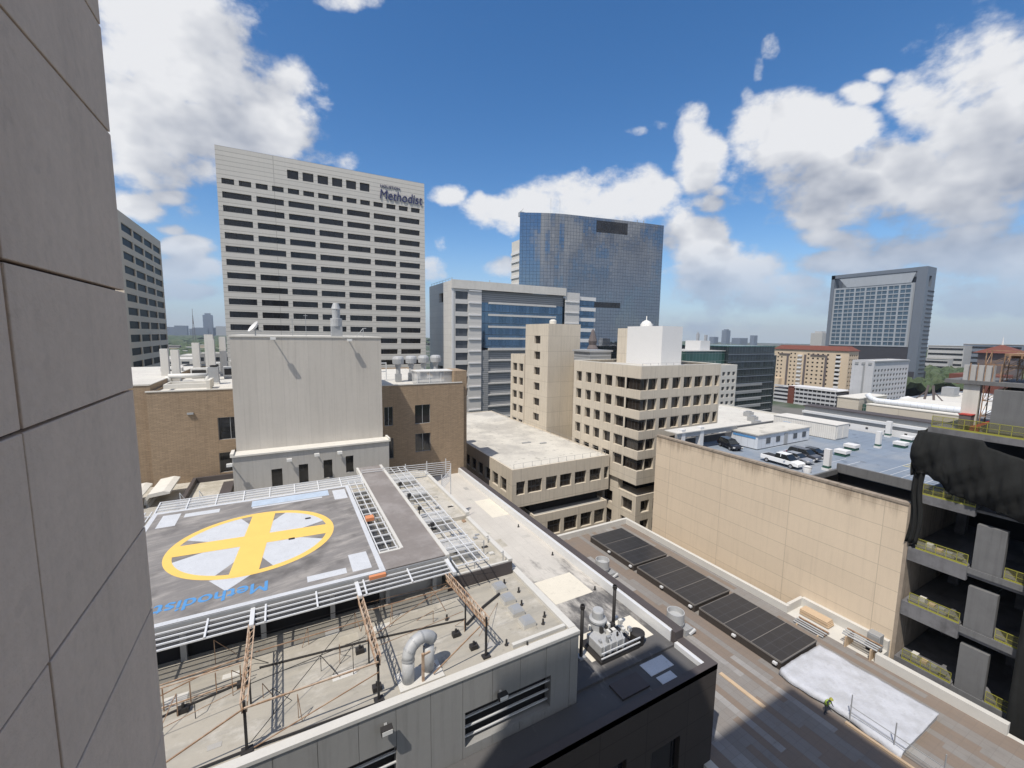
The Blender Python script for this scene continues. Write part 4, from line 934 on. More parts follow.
def person(x, y, zg):
    p = thing('person', (x, y, zg), 'worker in a bright yellow vest and hard hat bending beside the white sheet', 'person')
    me = bpy.data.meshes.new('body')
    V = [(0, 0, .92), (0, -.05, 1.15), (0, -.16, 1.38), (0, -.24, 1.52), (0, -.30, 1.66), (.1, 0, .88), (.14, .02, .48), (.15, .05, .06), (.15, -.1, .04), (-.1, 0, .88), (-.13, -.08, .5), (-.13, .06, .06), (-.13, -.08, .04), (.2, -.17, 1.40), (.3, -.25, 1.12), (.24, -.45, .95), (-.2, -.17, 1.40), (-.3, -.28, 1.12), (-.22, -.5, 1.0)]
    E = [(0, 1), (1, 2), (2, 3), (3, 4), (0, 5), (5, 6), (6, 7), (7, 8), (0, 9), (9, 10), (10, 11), (11, 12), (2, 13), (13, 14), (14, 15), (2, 16), (16, 17), (17, 18)]
    rad = [.15, .15, .17, .06, .1, .11, .075, .05, .045, .11, .075, .05, .045, .075, .05, .035, .075, .05, .035]
    me.from_pydata(V, E, []); o = bpy.data.objects.new('body', me); C.objects.link(o); o.parent = p; me.materials.append(MATS['cloth_dark'])
    o.modifiers.new('skin', 'SKIN'); o.modifiers.new('sub', 'SUBSURF').levels = 1
    for i, v in enumerate(me.skin_vertices[0].data): v.radius = (rad[i], rad[i]); v.use_root = i == 0
    MB().tube([(x, y + .0, zg + .95), (x, y - .07, zg + 1.2), (x, y - .17, zg + 1.42)], [.19, .2, .17], 12).build('vest', 'hivis', p, True)
    MB().lathe((x, y - .32, zg + 1.69), [(.17, 0), (.14, .02), (.13, .08), (.08, .14), (0, .16)], 12).build('hard_hat', 'safety_yellow', p, True)
    MB().lathe((x, y - .31, zg + 1.57), [(.05, -.02), (.1, .03), (.105, .1), (.1, .13)], 10).build('head', 'skin', p, True)
person(41.0, 16.3, -33)

# ------------------------------------------------------------------ middle tan building (white roof in the centre)
ops = grid_ops([(36.2, 38.0), (38.6, 41.7), (42.6, 45.1), (45.8, 48.5), (49.3, 52.1), (53.0, 55.9), (56.7, 57.85)], [(-28.9, -26.4)])
ow = grid_ops(spans(66, 118, 15, .72), [(-28.9, -26.4), (-33.6, -31.2)])
t = building('office_building', 'low tan concrete building with a broad pale flat roof in the middle of the view', 'building',
             35.3, 58, 64.3, 120, -24.0, 'tan_conc', 'roof_pale', {'S': ops, 'W': ow}, .45, (.12, .35), wm='win_brown', z0=-31.2)
t2 = building('office_building', 'lower set-back storeys of tan concrete under the pale-roofed building', 'building',
              39.5, 56.8, 63.2, 119, -33.0, 'tan_conc', 'roof_gray', {'S': grid_ops([(42.4, 45.4), (46.2, 49.4), (50.2, 52.9), (53.6, 56.2)], [(-37.4, -34.6)])}, .45, (.5, .3), wm='win_brown')
MB().box(40, 56.5, 66, 118, -33.4, -31.2).build('recess_core', 'dark_void', t2)
for k, (x, y, w) in enumerate(((46.5, 80, 2.2), (50, 78, 1.6), (40, 110, 3))):
    tag(MB().box(x, x + w, y, y + .5, -24.11, -23.9).build('roof_debris', 'metal_gray'), ['low grey bracket on the broad pale roof', 'low grey bracket on the broad pale roof, right one', 'flat grey tray at the far end of the broad pale roof'][k], 'roof fitting', 'small fittings on the broad pale roof')
tag(MB().tube([(41.5, 112, -24.1), (41.5, 112, -21)], .25, 6).build('flue', 'rust_pale'), 'thin rusty flue at the far end of the broad pale roof', 'flue')
t = thing('cable_rail', (47, 65, -24), 'thin cable rail round the edge of the broad pale roof', 'rail')
for k in range(12): MB().box(36 + 1.95 * k, 36.05 + 1.95 * k, 65, 65.05, -24.1, -23.2).build('post', 'metal_gray', t)
for k in range(14): MB().box(57.3, 57.35, 66 + 3.8 * k, 66.05 + 3.8 * k, -24.1, -23.2).build('post', 'metal_gray', t)
MB().box(36, 57.4, 65.02, 65.05, -23.22, -23.19).box(57.31, 57.34, 65.1, 118, -23.22, -23.19).build('cable', 'metal_gray', t)

# ------------------------------------------------------------------ tan grid building with stair tower and white penthouse
rws = [(-7.75 - 3.87 * k - 2.2, -7.75 - 3.87 * k) for k in range(5)]
rl = [(-34.2, -31.8), (-38.2, -35.8)]
Wc = [(61.2, 63.8), (64.8, 67.0), (68.2, 70.2), (71.4, 73.3), (74.7, 76.6)]
Sc = [(60.2, 62.6), (63.5, 65.7), (66.7, 69.0), (69.9, 72.3), (73.1, 75.5), (76.3, 78.6), (79.4, 80.8)]
t = thing('office_building', (70, 67, GZ), 'tan concrete office building with deep square windows and open corner bays', 'building')
x0, x1, y0, y1 = 58.3, 81.2, 57.0, 77.6
mb = MB(); Sops = grid_ops(Sc, rws); Wops = grid_ops(Wc, rws); cor = 1.75
facade(mb, 'S', y0, x0 + cor, x1, -28.2, -5.4, Sops, .65); facade(mb, 'W', x0, y0 + cor + 2.0, y1, -28.2, -5.4, Wops, .65)
facade(mb, 'E', x1, y0, y1, -28.2, -5.4, [], 0); facade(mb, 'N', y1, x0, x1, -28.2, -5.4, [], 0)
zc_ = [-5.4] + [v for r in rws for v in (r[1], r[0])] + [-28.2]
for a, b in zip(zc_[0::2], zc_[1::2]):   # solid bands round the open corner
    mb.box(x0, x0 + cor, y0, y0 + cor + 2.0, b, a)
mb.poly([(x0, y0, -28.2), (x1, y0, -28.2), (x1, y1, -28.2), (x0, y1, -28.2)])
mb.build('wall', 'tan_conc', t)
panes(t, 'S', y0, Sops, .6, 'win_brown'); panes(t, 'W', x0, Wops, .6, 'win_brown')
for z0_, z1_ in rws: MB().box(x0 + .45, x0 + cor, y0 + .45, y0 + cor + 2.0, z0_, z1_).build('corner_window', 'win_brown', t)
MB().box(x0 + .4, x1 - .4, y0 + .4, y1 - .4, -6.6, -6.0).build('roof', 'roof_pale', t)
pr_ = MB()
for b_ in ((x0 + .003, x1, y0 + .003, y0 + .4), (x0 + .003, x0 + .4, y0 + .4, y1), (x1 - .4, x1, y0 + .4, y1), (x0 + .4, x1 - .4, y1 - .4, y1)): pr_.box(*b_, -5.398, -5.3)
pr_.build('coping', 'cap_stone', t)
lo_ = MB(); xs0, ys0 = 60.2, 59.0
Sl = grid_ops([(61.6, 63.6), (65, 67.4), (68.6, 71), (72, 74.4)], rl); Wl = grid_ops([(60.2, 62.6), (64, 66.4), (68, 70.4), (72, 74.4)], rl)
facade(lo_, 'S', 57.4, 58.9, x1, GZ, -30.6, grid_ops([(60.2, 62.5), (63.5, 65.9), (67, 69.4)], rl), .6)
facade(lo_, 'W', 58.9, 57.4, y1, GZ, -30.6, grid_ops([(58.4, 61.4), (64, 67), (69, 72)], rl), .6)
lo_.poly([(58.9, 57.4, -30.6), (x1, 57.4, -30.6), (x1, y1, -30.6), (58.9, y1, -30.6)]); lo_.build('lower_wall', 'tan_conc', t)
panes(t, 'S', 57.4, grid_ops([(60.2, 62.5), (63.5, 65.9), (67, 69.4)], rl), .6, 'win_brown', 'lower_window'); panes(t, 'W', 58.9, grid_ops([(58.4, 61.4), (64, 67), (69, 72)], rl), .6, 'win_brown', 'lower_window')
MB().box(62, x1 - 1, 60.5, y1 - .5, -30.6, -28.2).build('recess_core', 'dark_void', t)
MB().box(58.9, 60.2, 62.5, 77.4, -30.6, -28.2).build('recess_pier', 'tan_conc', t)
# stair tower and low wing
t = thing('stair_tower', (63, 93, GZ), 'tall blank tan stair tower with one column of square windows', 'tower')
mb = MB(); so = [(91.7, 94.6, 0.0 - 4.05 * k - 2.0, 0.0 - 4.05 * k) for k in range(6)]
facade(mb, 'W', 58, 88, 99.2, GZ, 3.0, so, .5); facade(mb, 'S', 88, 58, 67.8, GZ, 3.0, [], 0); facade(mb, 'E', 67.8, 88, 99.2, GZ, 3, [], 0); facade(mb, 'N', 99.2, 58, 67.8, GZ, 3, [], 0)
mb.poly([(58, 88, 3.0), (67.8, 88, 3.0), (67.8, 99.2, 3.0), (58, 99.2, 3.0)]); mb.build('wall', 'tan_conc', t); panes(t, 'W', 58, so, .5, 'win_brown')
MB().lathe((60.3, 89.6, 3.0), [(.9, 0), (.9, .8), (.5, 1.1), (0, 1.15)], 14).build('roof_cap', 'cap_stone', t)
wo = grid_ops([(99.9, 102.2), (103.3, 105.8)], [(-7.7 - 3.9 * k - 2.1, -7.7 - 3.9 * k) for k in range(5)])
building('office_wing', 'low tan wing with two columns of windows left of the stair tower', 'building', 57.8, 67, 99.3, 107.0, -5.2, 'tan_conc', 'roof_pale', {'W': wo}, .5, (.3, .3), wm='win_brown')
building('office_wing', 'tan rear wing joining the stair tower to the grid building', 'building', 66, 80, 77.7, 87.8, -6.5, 'tan_conc', 'roof_pale', {}, .5, (.3, .3))
t = thing('white_penthouse', (73.5, 69, -6), 'bright white box penthouse on the tan office building roof', 'penthouse')
MB().box(70.4, 76.6, 63.5, 73.8, -6.0, 2.4).build('box', 'pen_white', t); MB().box(70.4, 74, 73.8, 77, -6.0, 2.0).build('rear_box', 'tan_conc', t)
t = thing('roof_dome', (80, 84, -6), 'small white domed vent peeking over the white penthouse', 'vent')
MB().lathe((73.4, 71, 2.4), [(1.3, 0), (1.3, .5), (.9, 1.1), (.35, 1.4), (.1, 1.5), (.08, 2.4), (0, 2.4)], 16).build('dome', 'white_metal2', t, True); MB().box(74.8, 75.6, 71, 71.6, 2.4, 3.1).build('motor', 'metal_gray', t)
t = thing('roof_unit', (72, 75, -6), 'dark cooling plant on the tan office building roof', 'roof unit')
MB().box(63, 69.5, 78, 84, -6.4, -3.6).build('casing', 'louver_gray', t); MB().box(62.6, 69.9, 77.8, 84.2, -3.6, -3.2).build('lid', 'metal_gray', t)
t = thing('cable_rail', (70, 57.4, -5.3), 'thin cable rail along the tan office roof edge', 'rail')
for k in range(11): MB().box(59.4 + 2.1 * k, 59.45 + 2.1 * k, 57.9, 57.95, -6.0, -4.9).build('post', 'metal_gray', t)
MB().box(59.4, 80.5, 57.92, 57.94, -4.93, -4.9).build('cable', 'metal_gray', t)

# ------------------------------------------------------------------ white medical tower with glass front
t = thing('medical_tower', (95, 170, GZ), 'white panelled medical tower with blue glass bands and grey louvres', 'building')
Z1 = 20.6; FH = 4.72
mb = MB(); rw_ = [(16.6 - FH * k - 3.0, 16.6 - FH * k) for k in range(9)]
left = grid_ops([(59.2, 64.4)], rw_)
facade(mb, 'S', 155, 57.8, 70.2, GZ, Z1, left, .5)
facade(mb, 'W', 57.8, 155, 183, GZ, Z1, [(165, 170, 13, 16.6), (170, 172.5, -50, -18), (166, 172.5, -18, -13)], 1.2)
facade(mb, 'N', 183, 57.8, 110, GZ, Z1, [], 0)
mb.poly([(57.8, 155, Z1), (110.4, 155, Z1), (110.4, 183, Z1), (57.8, 183, Z1)])
facade(mb, 'S', 155.02, 110.4, 118.4, GZ, 19.2, [], 0); mb.box(118.4, 128.2, 158, 180, 17.0, 17.8); mb.box(110.4, 118.4, 155.03, 180, 18.6, 19.2)
mb.build('wall', 'white_panel', t)
MB().box(59, 109, 156, 182, Z1, Z1 + .02).build('roof', 'roof_gray', t)
panes(t, 'S', 155, left, .5, 'win_gray')
MB().box(59, 63, 170, 173, -13, -12.4).build('ledge', 'metal_gray', t)
MB().box(57.6, 58.4, 154.8, 155, GZ, Z1).build('corner_fin', 'pen_white', t)
MB().box(57.4, 110.6, 154.5, 155, 17.6, Z1 + .25).build('top_band', 'white_conc', t)
MB().box(70.2, 110.4, 156.2, 156.4, 12.9, 17.6).build('louvre_screen', 'louver_gray', t)
MB().box(70.2, 110.4, 156.0, 156.3, -5.2, 12.9).build('glass_wall', 'win_blue', t)
MB().box(70.2, 110.4, 156.2, 156.4, GZ, -6.0).build('louvre_screen', 'louver_gray', t)
MB().box(73.6, 110.4, 155.2, 156.2, -6.2, -5.2).build('belt', 'white_panel', t)
MB().box(70.2, 73.6, 155.5, 156.2, GZ, -6.2).build('side_louvre', 'louver_gray', t)
for k in range(4): MB().box(73.6, 106, 155.3, 156.0, 12.4 - FH * k, 13.2 - FH * k).build('sunshade', 'white_panel', t)
for k in range(9): MB().box(73.6, 109.5, 155.4, 156.2, -10.6 - FH * k, -10.0 - FH * k).build('sunshade', 'white_panel', t)
for k in range(15):
    MB().box(64.7, 70.0, 154.6, 155.0, 16.9 - FH * k, 17.4 - FH * k).build('spandrel_ledge', 'pen_white', t)
    if k < 9: MB().box(110.5, 118.2, 154.7, 155.02, 14.9 - FH * k, 15.3 - FH * k).build('spandrel_ledge', 'pen_white', t)
MB().box(118.4, 128.0, 156.5, 180, GZ, 17.0).build('end_glass', 'win_blue', t)
for k in range(9): MB().box(118.4, 128.4, 155.8, 156.5, 17.8 - 1.6 - FH * k, 17.8 - FH * k).build('end_band', 'pen_white', t)
tag(MB().box(76, 76.2, 160, 160.2, Z1, Z1 + 1.8).box(72, 72.8, 162, 163, Z1, Z1 + 1.2).build('roof_fitting', 'metal_gray'), 'tiny roof fittings on top of the white medical tower', 'roof fitting')
t = thing('cable_rail', (59, 168, Z1), 'dark rail on the left roof edge of the white medical tower', 'rail')
MB().box(58.2, 58.3, 155.5, 182, Z1 + .9, Z1 + 1.0).build('rail', 'metal_gray', t)
for k in range(8): MB().box(58.2, 58.3, 156 + 3.6 * k, 156.1 + 3.6 * k, Z1, Z1 + .9).build('post', 'metal_gray', t)

# ------------------------------------------------------------------ blue glass tower, curved front
t = thing('glass_tower', (170, 225, GZ), 'dark blue mirror-glass tower with a gently curved front', 'building')
pl = []
for px_, py_, d in ((520, 212, 260), (541, 212.3, 260.2), (560, 213.2, 261.5), (579, 214.8, 265), (597, 217, 269), (615, 219, 272.8), (632, 221, 277), (649, 223, 281.5), (664, 225, 286)):
    dd = pxdir(px_, py_); k = 1 / dd.dot(F); pl.append(Vector((dd.x * d * k, dd.y * d * k)))
ZT = 75.3; mb = MB(); n_ = len(pl)
fine_ = []
for i in range(n_ - 1):
    for s in range(4):
        q = s / 4; p0 = pl[max(i - 1, 0)]; p1 = pl[i]; p2 = pl[i + 1]; p3 = pl[min(i + 2, n_ - 1)]
        fine_.append(.5 * ((2 * p1) + (-p0 + p2) * q + (2 * p0 - 5 * p1 + 4 * p2 - p3) * q * q + (-p0 + 3 * p1 - 3 * p2 + p3) * q * q * q))
fine_.append(pl[-1])
back = Vector((.55, .83)) * 42
for a, b in zip(fine_, fine_[1:]): mb.poly([(a.x, a.y, GZ), (b.x, b.y, GZ), (b.x, b.y, ZT), (a.x, a.y, ZT)])
A0, A1 = fine_[0], fine_[-1]
mb.poly([(A1.x, A1.y, GZ), (A1.x + back.x, A1.y + back.y, GZ), (A1.x + back.x, A1.y + back.y, ZT), (A1.x, A1.y, ZT)])
o = mb.build('curtain_wall', 'curtain', t)
mb = MB(); mb.poly([(p.x, p.y, ZT - .6) for p in fine_] + [(A1.x + back.x, A1.y + back.y, ZT - .6), (A0.x + back.x, A0.y + back.y, ZT - .6)]); mb.build('roof', 'roof_gray', t)
def louv(i0, i1, z0_, z1_):
    mb = MB()
    for a, b in zip(fine_[i0:i1], fine_[i0 + 1:i1 + 1]):
        nrm = Vector((b.y - a.y, -(b.x - a.x))).normalized() * .35
        mb.extrude([(a.x + nrm.x, a.y + nrm.y, z0_), (b.x + nrm.x, b.y + nrm.y, z0_), (b.x + nrm.x, b.y + nrm.y, z1_), (a.x + nrm.x, a.y + nrm.y, z1_)], (-nrm.x * .9, -nrm.y * .9, 0))
    mb.build('dark_louvre', 'win_black', t)
louv(16, 23, 66.5, 73.6); louv(15, 22, 19, 22.4)
dv = (A0 - back * 0).normalized(); bx_, by_ = A0.x + back.x * .15 + 5.2, A0.y + back.y * .15 + 1.0
MB().box(bx_, bx_ + 5, by_, by_ + 20, GZ, 63).build('side_core', 'white_conc', t)
for k in range(20): MB().box(bx_ - .6, bx_ + 5, by_ - .7, by_, 54 - 5.2 * k, 55.6 - 5.2 * k).box(bx_ - .6, bx_, by_, by_ + 20, 54 - 5.2 * k, 55.6 - 5.2 * k).build('side_balcony', 'pen_white', t)
MB().box(bx_ - .3, bx_ + 4.9, by_ - .3, by_ - .01, GZ, 54).build('side_window', 'win_black', t)
for px_, y_, h in ((552, 190, 0), (564, 190, 0)):
    p = fine_[(px_ - 520) // 5]; q = p + back * .25
    tag(MB().tube([(q.x, q.y, ZT - .6), (q.x, q.y, ZT + 12)], .22, 5).build('antenna_mast', 'metal_white'), 'thin white antenna mast on the blue glass tower, ' + ('left one' if px_ == 552 else 'right one'), 'antenna', 'antenna masts on the glass tower')
q = A0 + back * .12; tag(MB().box(q.x, q.x + 3, q.y, q.y + 3, ZT - .6, ZT + 2).tube([(q.x, q.y, ZT + 2), (q.x + 2, q.y, ZT + 4)], .2, 5).build('davit_arm', 'metal_gray'), 'small crane arm on the left roof corner of the glass tower', 'davit')
q = fine_[25] + back * .2; tag(MB().box(q.x, q.x + 12, q.y, q.y + .5, ZT - .6, ZT + 2.0).box(q.x + 3, q.x + 3.4, q.y, q.y + .4, ZT + 2, ZT + 4).box(q.x + 9, q.x + 9.4, q.y, q.y + .4, ZT + 2, ZT + 4.4).build('window_crane', 'metal_gray'), 'window-cleaning gear on the right roof edge of the glass tower', 'crane')
tag(MB().lathe((91.5, 112, -9), [(1.7, 0), (1.9, 5), (1.2, 6.2), (1.5, 7.5), (.9, 9.5), (.5, 11), (0, 11.6)], 9).build('church_spire', 'far_brown'), 'dark weathered spire standing in front of the glass tower', 'spire')

# ------------------------------------------------------------------ parking garage with the long tan wall
t = thing('parking_garage', (80, 35, GZ), 'parking garage with a long blank tan wall and an open blue-grey roof deck', 'garage')
gx0 = 56.0; DZ = -19.3
MB().box(gx0, gx0 + .6, 17.1, 50.5, GZ, -16.85).build('tan_wall', 'garage_wall', t)
MB().box(gx0 - .08, gx0 + .7, 17.05, 50.5, -16.85, -16.6).build('wall_cap', 'garage_cap', t)
MB().box(gx0, 76, 16.78, 17.1, GZ, -16.7).build('end_wall', 'garage_cap', t)
dk = MB().box(72.5, 108, 16, 54, DZ - .5, DZ).box(gx0 + .6, 72.5, 30.6, 50.4, DZ - .5, DZ); dk.build('deck', 'garage_deck', t)
MB().box(gx0 + .6, 72.5, 17.1, 30.6, -27, -26.5).box(72.9, 73.0, 17.1, 30.6, -27, DZ - .52).build('ramp_pit', 'dark_void', t)
MB().box(72.1, 72.5, 17.2, 30.6, DZ - .3, DZ + 1.0).box(gx0 + .6, 72.1, 30.4, 30.7, DZ - .6, DZ + .15).build('ramp_parapet', 'constr_pale', t)
MB().box(gx0 + .6, 80, 50.4, 50.9, DZ, DZ + 1.2).box(80, 107.5, 53.5, 54, DZ, DZ + 1.1).build('deck_parapet', 'constr_pale', t)
MB().box(73.2, 107, 17, 53, GZ, DZ - .6).build('garage_body', 'constr_conc', t)
for k in range(9): MB().box(75 + 1.4 * 2 * k, 75.12 + 1.4 * 2 * k, 18, 24, DZ + .004, DZ + .008).build('bay_line', 'paint_white', t)
for k in range(7): MB().box(75, 80.5, 31 + 1.9 * k, 31.1 + 1.9 * k, DZ + .004, DZ + .008).build('bay_line', 'paint_white', t)
for k in range(5): MB().box(84 + 1.3 * k, 84.25 + 1.3 * k, 20, 27, DZ + .004, DZ + .008).build('hatched_line', 'stripe_yellow', t)
for k in range(8): MB().box(74, 98, 18.2 + 1.25 * k, 18.28 + 1.25 * k, DZ + .010, DZ + .014).build('ramp_stripe', 'paint_white', t)
def bollard(x, y, h, w, lb, cap=True):
    t = thing('light_column', (x, y, DZ), lb, 'column', 'white square columns on the garage deck')
    MB().box(x - w, x + w, y - w, y + w, DZ + .7, DZ + h).build('shaft', 'pen_white', t); MB().box(x - w - .03, x + w + .03, y - w - .03, y + w + .03, DZ + .35, DZ + .7).build('band', 'green_box', t); MB().box(x - w - .1, x + w + .1, y - w - .1, y + w + .1, DZ, DZ + .35).build('base', 'pen_white', t)
for x, y, h, w, lb in ((58.6, 47.6, 4.0, .45, 'leftmost white column at the corner of the garage deck'), (63.3, 47.6, 4.0, .45, 'white column behind the black car'), (70.6, 31.2, 3.2, .38, 'white column at the head of the dark ramp opening'),
      (94.0, 33.9, 3.0, .35, 'white column in the middle of the far garage deck'), (106.6, 37.0, 3.2, .4, 'white column near the long white wall')): bollard(x, y, h, w, lb)
for x, y, lb in ((82, 34.2, 'leftmost low white and green planter box on the garage deck'), (88, 35.4, 'low white and green planter box second from the left'), (98.5, 32.2, 'low white and green planter box right of the middle column'), (105.5, 33.6, 'low white and green planter box farthest right')):
    t = thing('planter', (x, y, DZ), lb, 'planter', 'white and green boxes on the garage deck')
    MB().box(x - .9, x + .9, y - .9, y + .9, DZ + .5, DZ + 1.0).build('top', 'pen_white', t); MB().box(x - .8, x + .8, y - .8, y + .8, DZ, DZ + .5).build('body', 'green_box', t)
t = thing('steel_beam_frame', (61, 49, DZ), 'dark steel crossbeam joining the two white corner columns', 'beam')
MB().box(57, 73, 47.2, 47.6, DZ + 2.6, DZ + 3.4).build('beam', 'metal_gray', t); MB().box(57, 73, 47.0, 49.8, DZ + 3.4, DZ + 3.55).build('plate', 'curb', t)
# container offices on deck
t = thing('site_trailer', (80, 41, DZ), 'long white site trailer with a pale flat roof on the garage deck', 'trailer')
MB().box(72.0, 88.4, 42.6, 47.6, DZ + .15, DZ + 2.55).build('body', 'trailer_wall', t); MB().box(71.8, 88.6, 42.4, 47.8, DZ + 2.55, DZ + 2.75).build('roof', 'roof_pale', t)
for x in (74.5, 77.5, 83, 86): MB().box(x, x + 1.2, 42.54, 42.6, DZ + .9, DZ + 1.9).build('window', 'win_gray', t)
MB().box(80, 81.1, 42.52, 42.6, DZ + .2, DZ + 2.2).build('door', 'metal_gray', t)
MB().box(71.94, 72.0, 43, 47.2, DZ + 1.9, DZ + 2.2).build('blue_stripe', 'paint_blue', t)
t = thing('container', (96, 45, DZ), 'cream shipping container standing behind the site trailer', 'container')
MB().box(93, 98, 40.2, 52.0, DZ + .1, DZ + 2.9).build('body', 'container', t); MB().box(92.9, 98.1, 40.1, 52.1, DZ + 2.9, DZ + 3.0).build('roof', 'white_conc', t)
MB().box(93.4, 95.4, 40.14, 40.2, DZ + .3, DZ + 2.7).build('door', 'container', t); MB().box(95.6, 97.6, 40.14, 40.2, DZ + .3, DZ + 2.7).build('door', 'container', t)
MB().box(92.92, 92.98, 48.5, 50, DZ + .6, DZ + 2.0).build('blue_notice', 'paint_blue', t)
# cars
def car(name, label, x, y, rz, paint, kind='suv', base_z=DZ):
    t = thing(name, (0, 0, 0), label, 'pickup truck' if kind == 'pickup' else 'car', 'cars parked on the garage deck')
    if kind == 'pickup':
        low = [(-2.9, .45), (-2.92, 1.05), (-2.85, 1.12), (-.55, 1.12), (.95, 1.12), (2.55, 1.02), (2.85, .9), (2.9, .45)]
        cab = [(-.75, 1.1), (-.6, 1.78), (-.35, 1.86), (.75, 1.86), (1.0, 1.78), (1.75, 1.12)]; ax = (-1.85, 1.85); hw = .98
    elif kind == 'suv':
        low = [(-2.3, .42), (-2.35, .95), (-2.2, 1.05), (1.15, 1.08), (2.15, .95), (2.35, .75), (2.35, .42)]
        cab = [(-2.2, 1.04), (-1.95, 1.6), (-1.6, 1.7), (.3, 1.7), (.6, 1.62), (1.35, 1.07)]; ax = (-1.4, 1.4); hw = .93
    else:
        low = [(-2.3, .38), (-2.35, .85), (-2.1, .98), (1.0, .95), (2.1, .82), (2.35, .6), (2.35, .38)]
        cab = [(-1.75, .95), (-1.0, 1.36), (-.6, 1.43), (.2, 1.42), (.5, 1.36), (1.25, .94)]; ax = (-1.4, 1.4); hw = .9
    def prism(outline, w0, w1, zmid):
        mb = MB(); n = len(outline)
        for s in (-1, 1):
            for px_, pz in outline: mb.v.append((px_, s * (w0 if pz < zmid else w1), pz))
        mb.f += [tuple(range(n)), tuple(range(2 * n - 1, n - 1, -1))]
        for k in range(n): mb.f.append((k, n + k, n + (k + 1) % n, (k + 1) % n))
        return mb
    o = prism(low, hw, hw * .97, .8).build('body', paint, t, bevel=.08)
    g = prism(cab, hw * .92, hw * .78, (cab[0][1] + .25)); g.build('glasshouse', 'car_glass', t, bevel=.03)
    zr = max(p[1] for p in cab); xs = [p[0] for p in cab if p[1] > zr - .12]
    MB().box(min(xs), max(xs), -hw * .76, hw * .76, zr - .02, zr + .035).build('roof', paint, t, bevel=.02)
    for xx_ in ((min(xs) + max(xs)) / 2,): MB().box(xx_ - .05, xx_ + .05, -hw * .86, hw * .86, cab[0][1], zr - .03).build('pillar', paint, t)
    if kind == 'pickup': MB().box(-2.75, -.8, -hw * .85, hw * .85, 1.121, 1.135).build('bed_cover', 'black_iron', t)
    for a in ax:
        for s in (-1, 1):
            w = MB().tube([(a, s * (hw - .2), .36), (a, s * (hw + .02), .36)], .36, 18).build('wheel', 'tyre', t); MB().tube([(a, s * (hw + .021), .36), (a, s * (hw + .04), .36)], .22, 12).build('rim', 'rim', w)
    fx = low[-2][0] if kind != 'pickup' else 2.88
    for s in (-1, 1):
        MB().box(fx - .1, fx + .02, s * .75 - .18, s * .75 + .18, .62, .8).build('headlight', 'lamp_glass', t); MB().box(low[1][0] - .02, low[1][0] + .08, s * .78 - .1, s * .78 + .1, .7, .98).build('tail_light', 'tail_red', t)
        MB().box(.85, 1.05, s * (hw + .08) - .1, s * (hw + .08) + .1, 1.02, 1.18).build('mirror', paint, t)
    t.location = (x, y, base_z); t.rotation_euler = (0, 0, rz)
    return t
car('pickup_truck', 'white pickup truck parked nearest the tan wall', 67.3, 35.8, R(-93), 'car_white', 'pickup')
car('parked_car', 'silver car parked directly behind the white pickup', 71.0, 35.8, R(-92), 'car_silver', 'car')
car('parked_car', 'dark grey car third from the tan wall', 73.8, 36.0, R(-92), 'car_dark', 'suv')
car('parked_car', 'black saloon farthest back in the row of parked cars', 76.9, 36.1, R(-92), 'car_black', 'car')
car('parked_car', 'black car parked alone beside the white corner column', 68.8, 45.6, R(-112), 'car_black', 'suv')
t = thing('salt_bin', (66, 31.8, DZ), 'small white round bin at the tail of the pickup', 'bin')
MB().lathe((66.6, 31.9, DZ), [(.5, 0), (.6, .8), (.55, .9), (0, 1.05)], 14).build('tub', 'pen_white', t, True); MB().lathe((66.6, 31.9, DZ + .9), [(.62, -.05), (.62, .03)], 14).build('rim', 'metal_gray', t)

# ------------------------------------------------------------------ behind the garage
t = thing('louvred_wall', (110, 38, GZ), 'long white louvred wall running behind the garage deck', 'wall')
MB().box(108.2, 112, 22, 54, -30, -18.0).build('wall', 'pen_white', t)
MB().box(108.6, 112, 22, 54, -18.0, -17.2).box(109.0, 112, 22, 54, -16.7, -15.7).build('gray_band', 'metal_gray', t)
MB().box(108.0, 112, 22, 54, -17.2, -16.7).build('ledge', 'metal_white', t); MB().box(108.5, 112.5, 21.8, 54.2, -15.7, -15.5).build('coping', 'dark_cap', t)
for k in range(9): MB().box(108.1, 108.2, 25 + 3.2 * k, 25.4 + 3.2 * k, -18.6, -18.3).build('lamp', 'black_iron', t)
t = thing('warehouse', (130, 40, GZ), 'long windowless tan building with a roof pipe, right of the white office block', 'building')
MB().box(125, 150, 20, 48.2, GZ, -15.6).build('wall', 'long_wall', t); MB().box(124.9, 150, 20, 48.3, -15.6, -15.4).build('coping', 'cap_stone', t)
MB().box(124.85, 125, 41.5, 42.2, -18.2, -17.2).build('vent', 'black_iron', t)
t = thing('warehouse', (135, 52, GZ), 'cube-like tan block at the left end of the long tan building', 'building')
MB().box(125, 140, 49.8, 54.4, GZ, -14.5).build('wall', 'long_wall', t); MB().box(124.8, 140.2, 49.7, 54.5, -14.5, -14.3).build('coping', 'cap_stone', t); MB().box(124.9, 125, 51, 51.6, -26, -24).build('vent', 'black_iron', t)
MB().box(127, 140, 48.25, 49.75, GZ, -15.8).build('link', 'green_glass', t)
t = thing('roof_pipe', (128, 40, -15), 'long fat pale blue pipe lying along the tan building roof', 'pipe')
MB().tube([(128, 24, -14.7), (128, 47.2, -14.7), (127.6, 48.6, -14.2), (127.4, 49.2, -13.2)], .62, 12).build('pipe', 'trailer_wall', t, True)
for y in (27, 33, 39, 45): MB().box(127.6, 128.4, y, y + .3, -15.4, -14.9).build('saddle', 'metal_gray', t)
building('low_building', 'low dark-walled flat-roofed plant building behind the roof pipe', 'building', 155, 215, 24, 57, -17.8, 'far_blue', 'roof_white', {}, .2, (.5, .5))
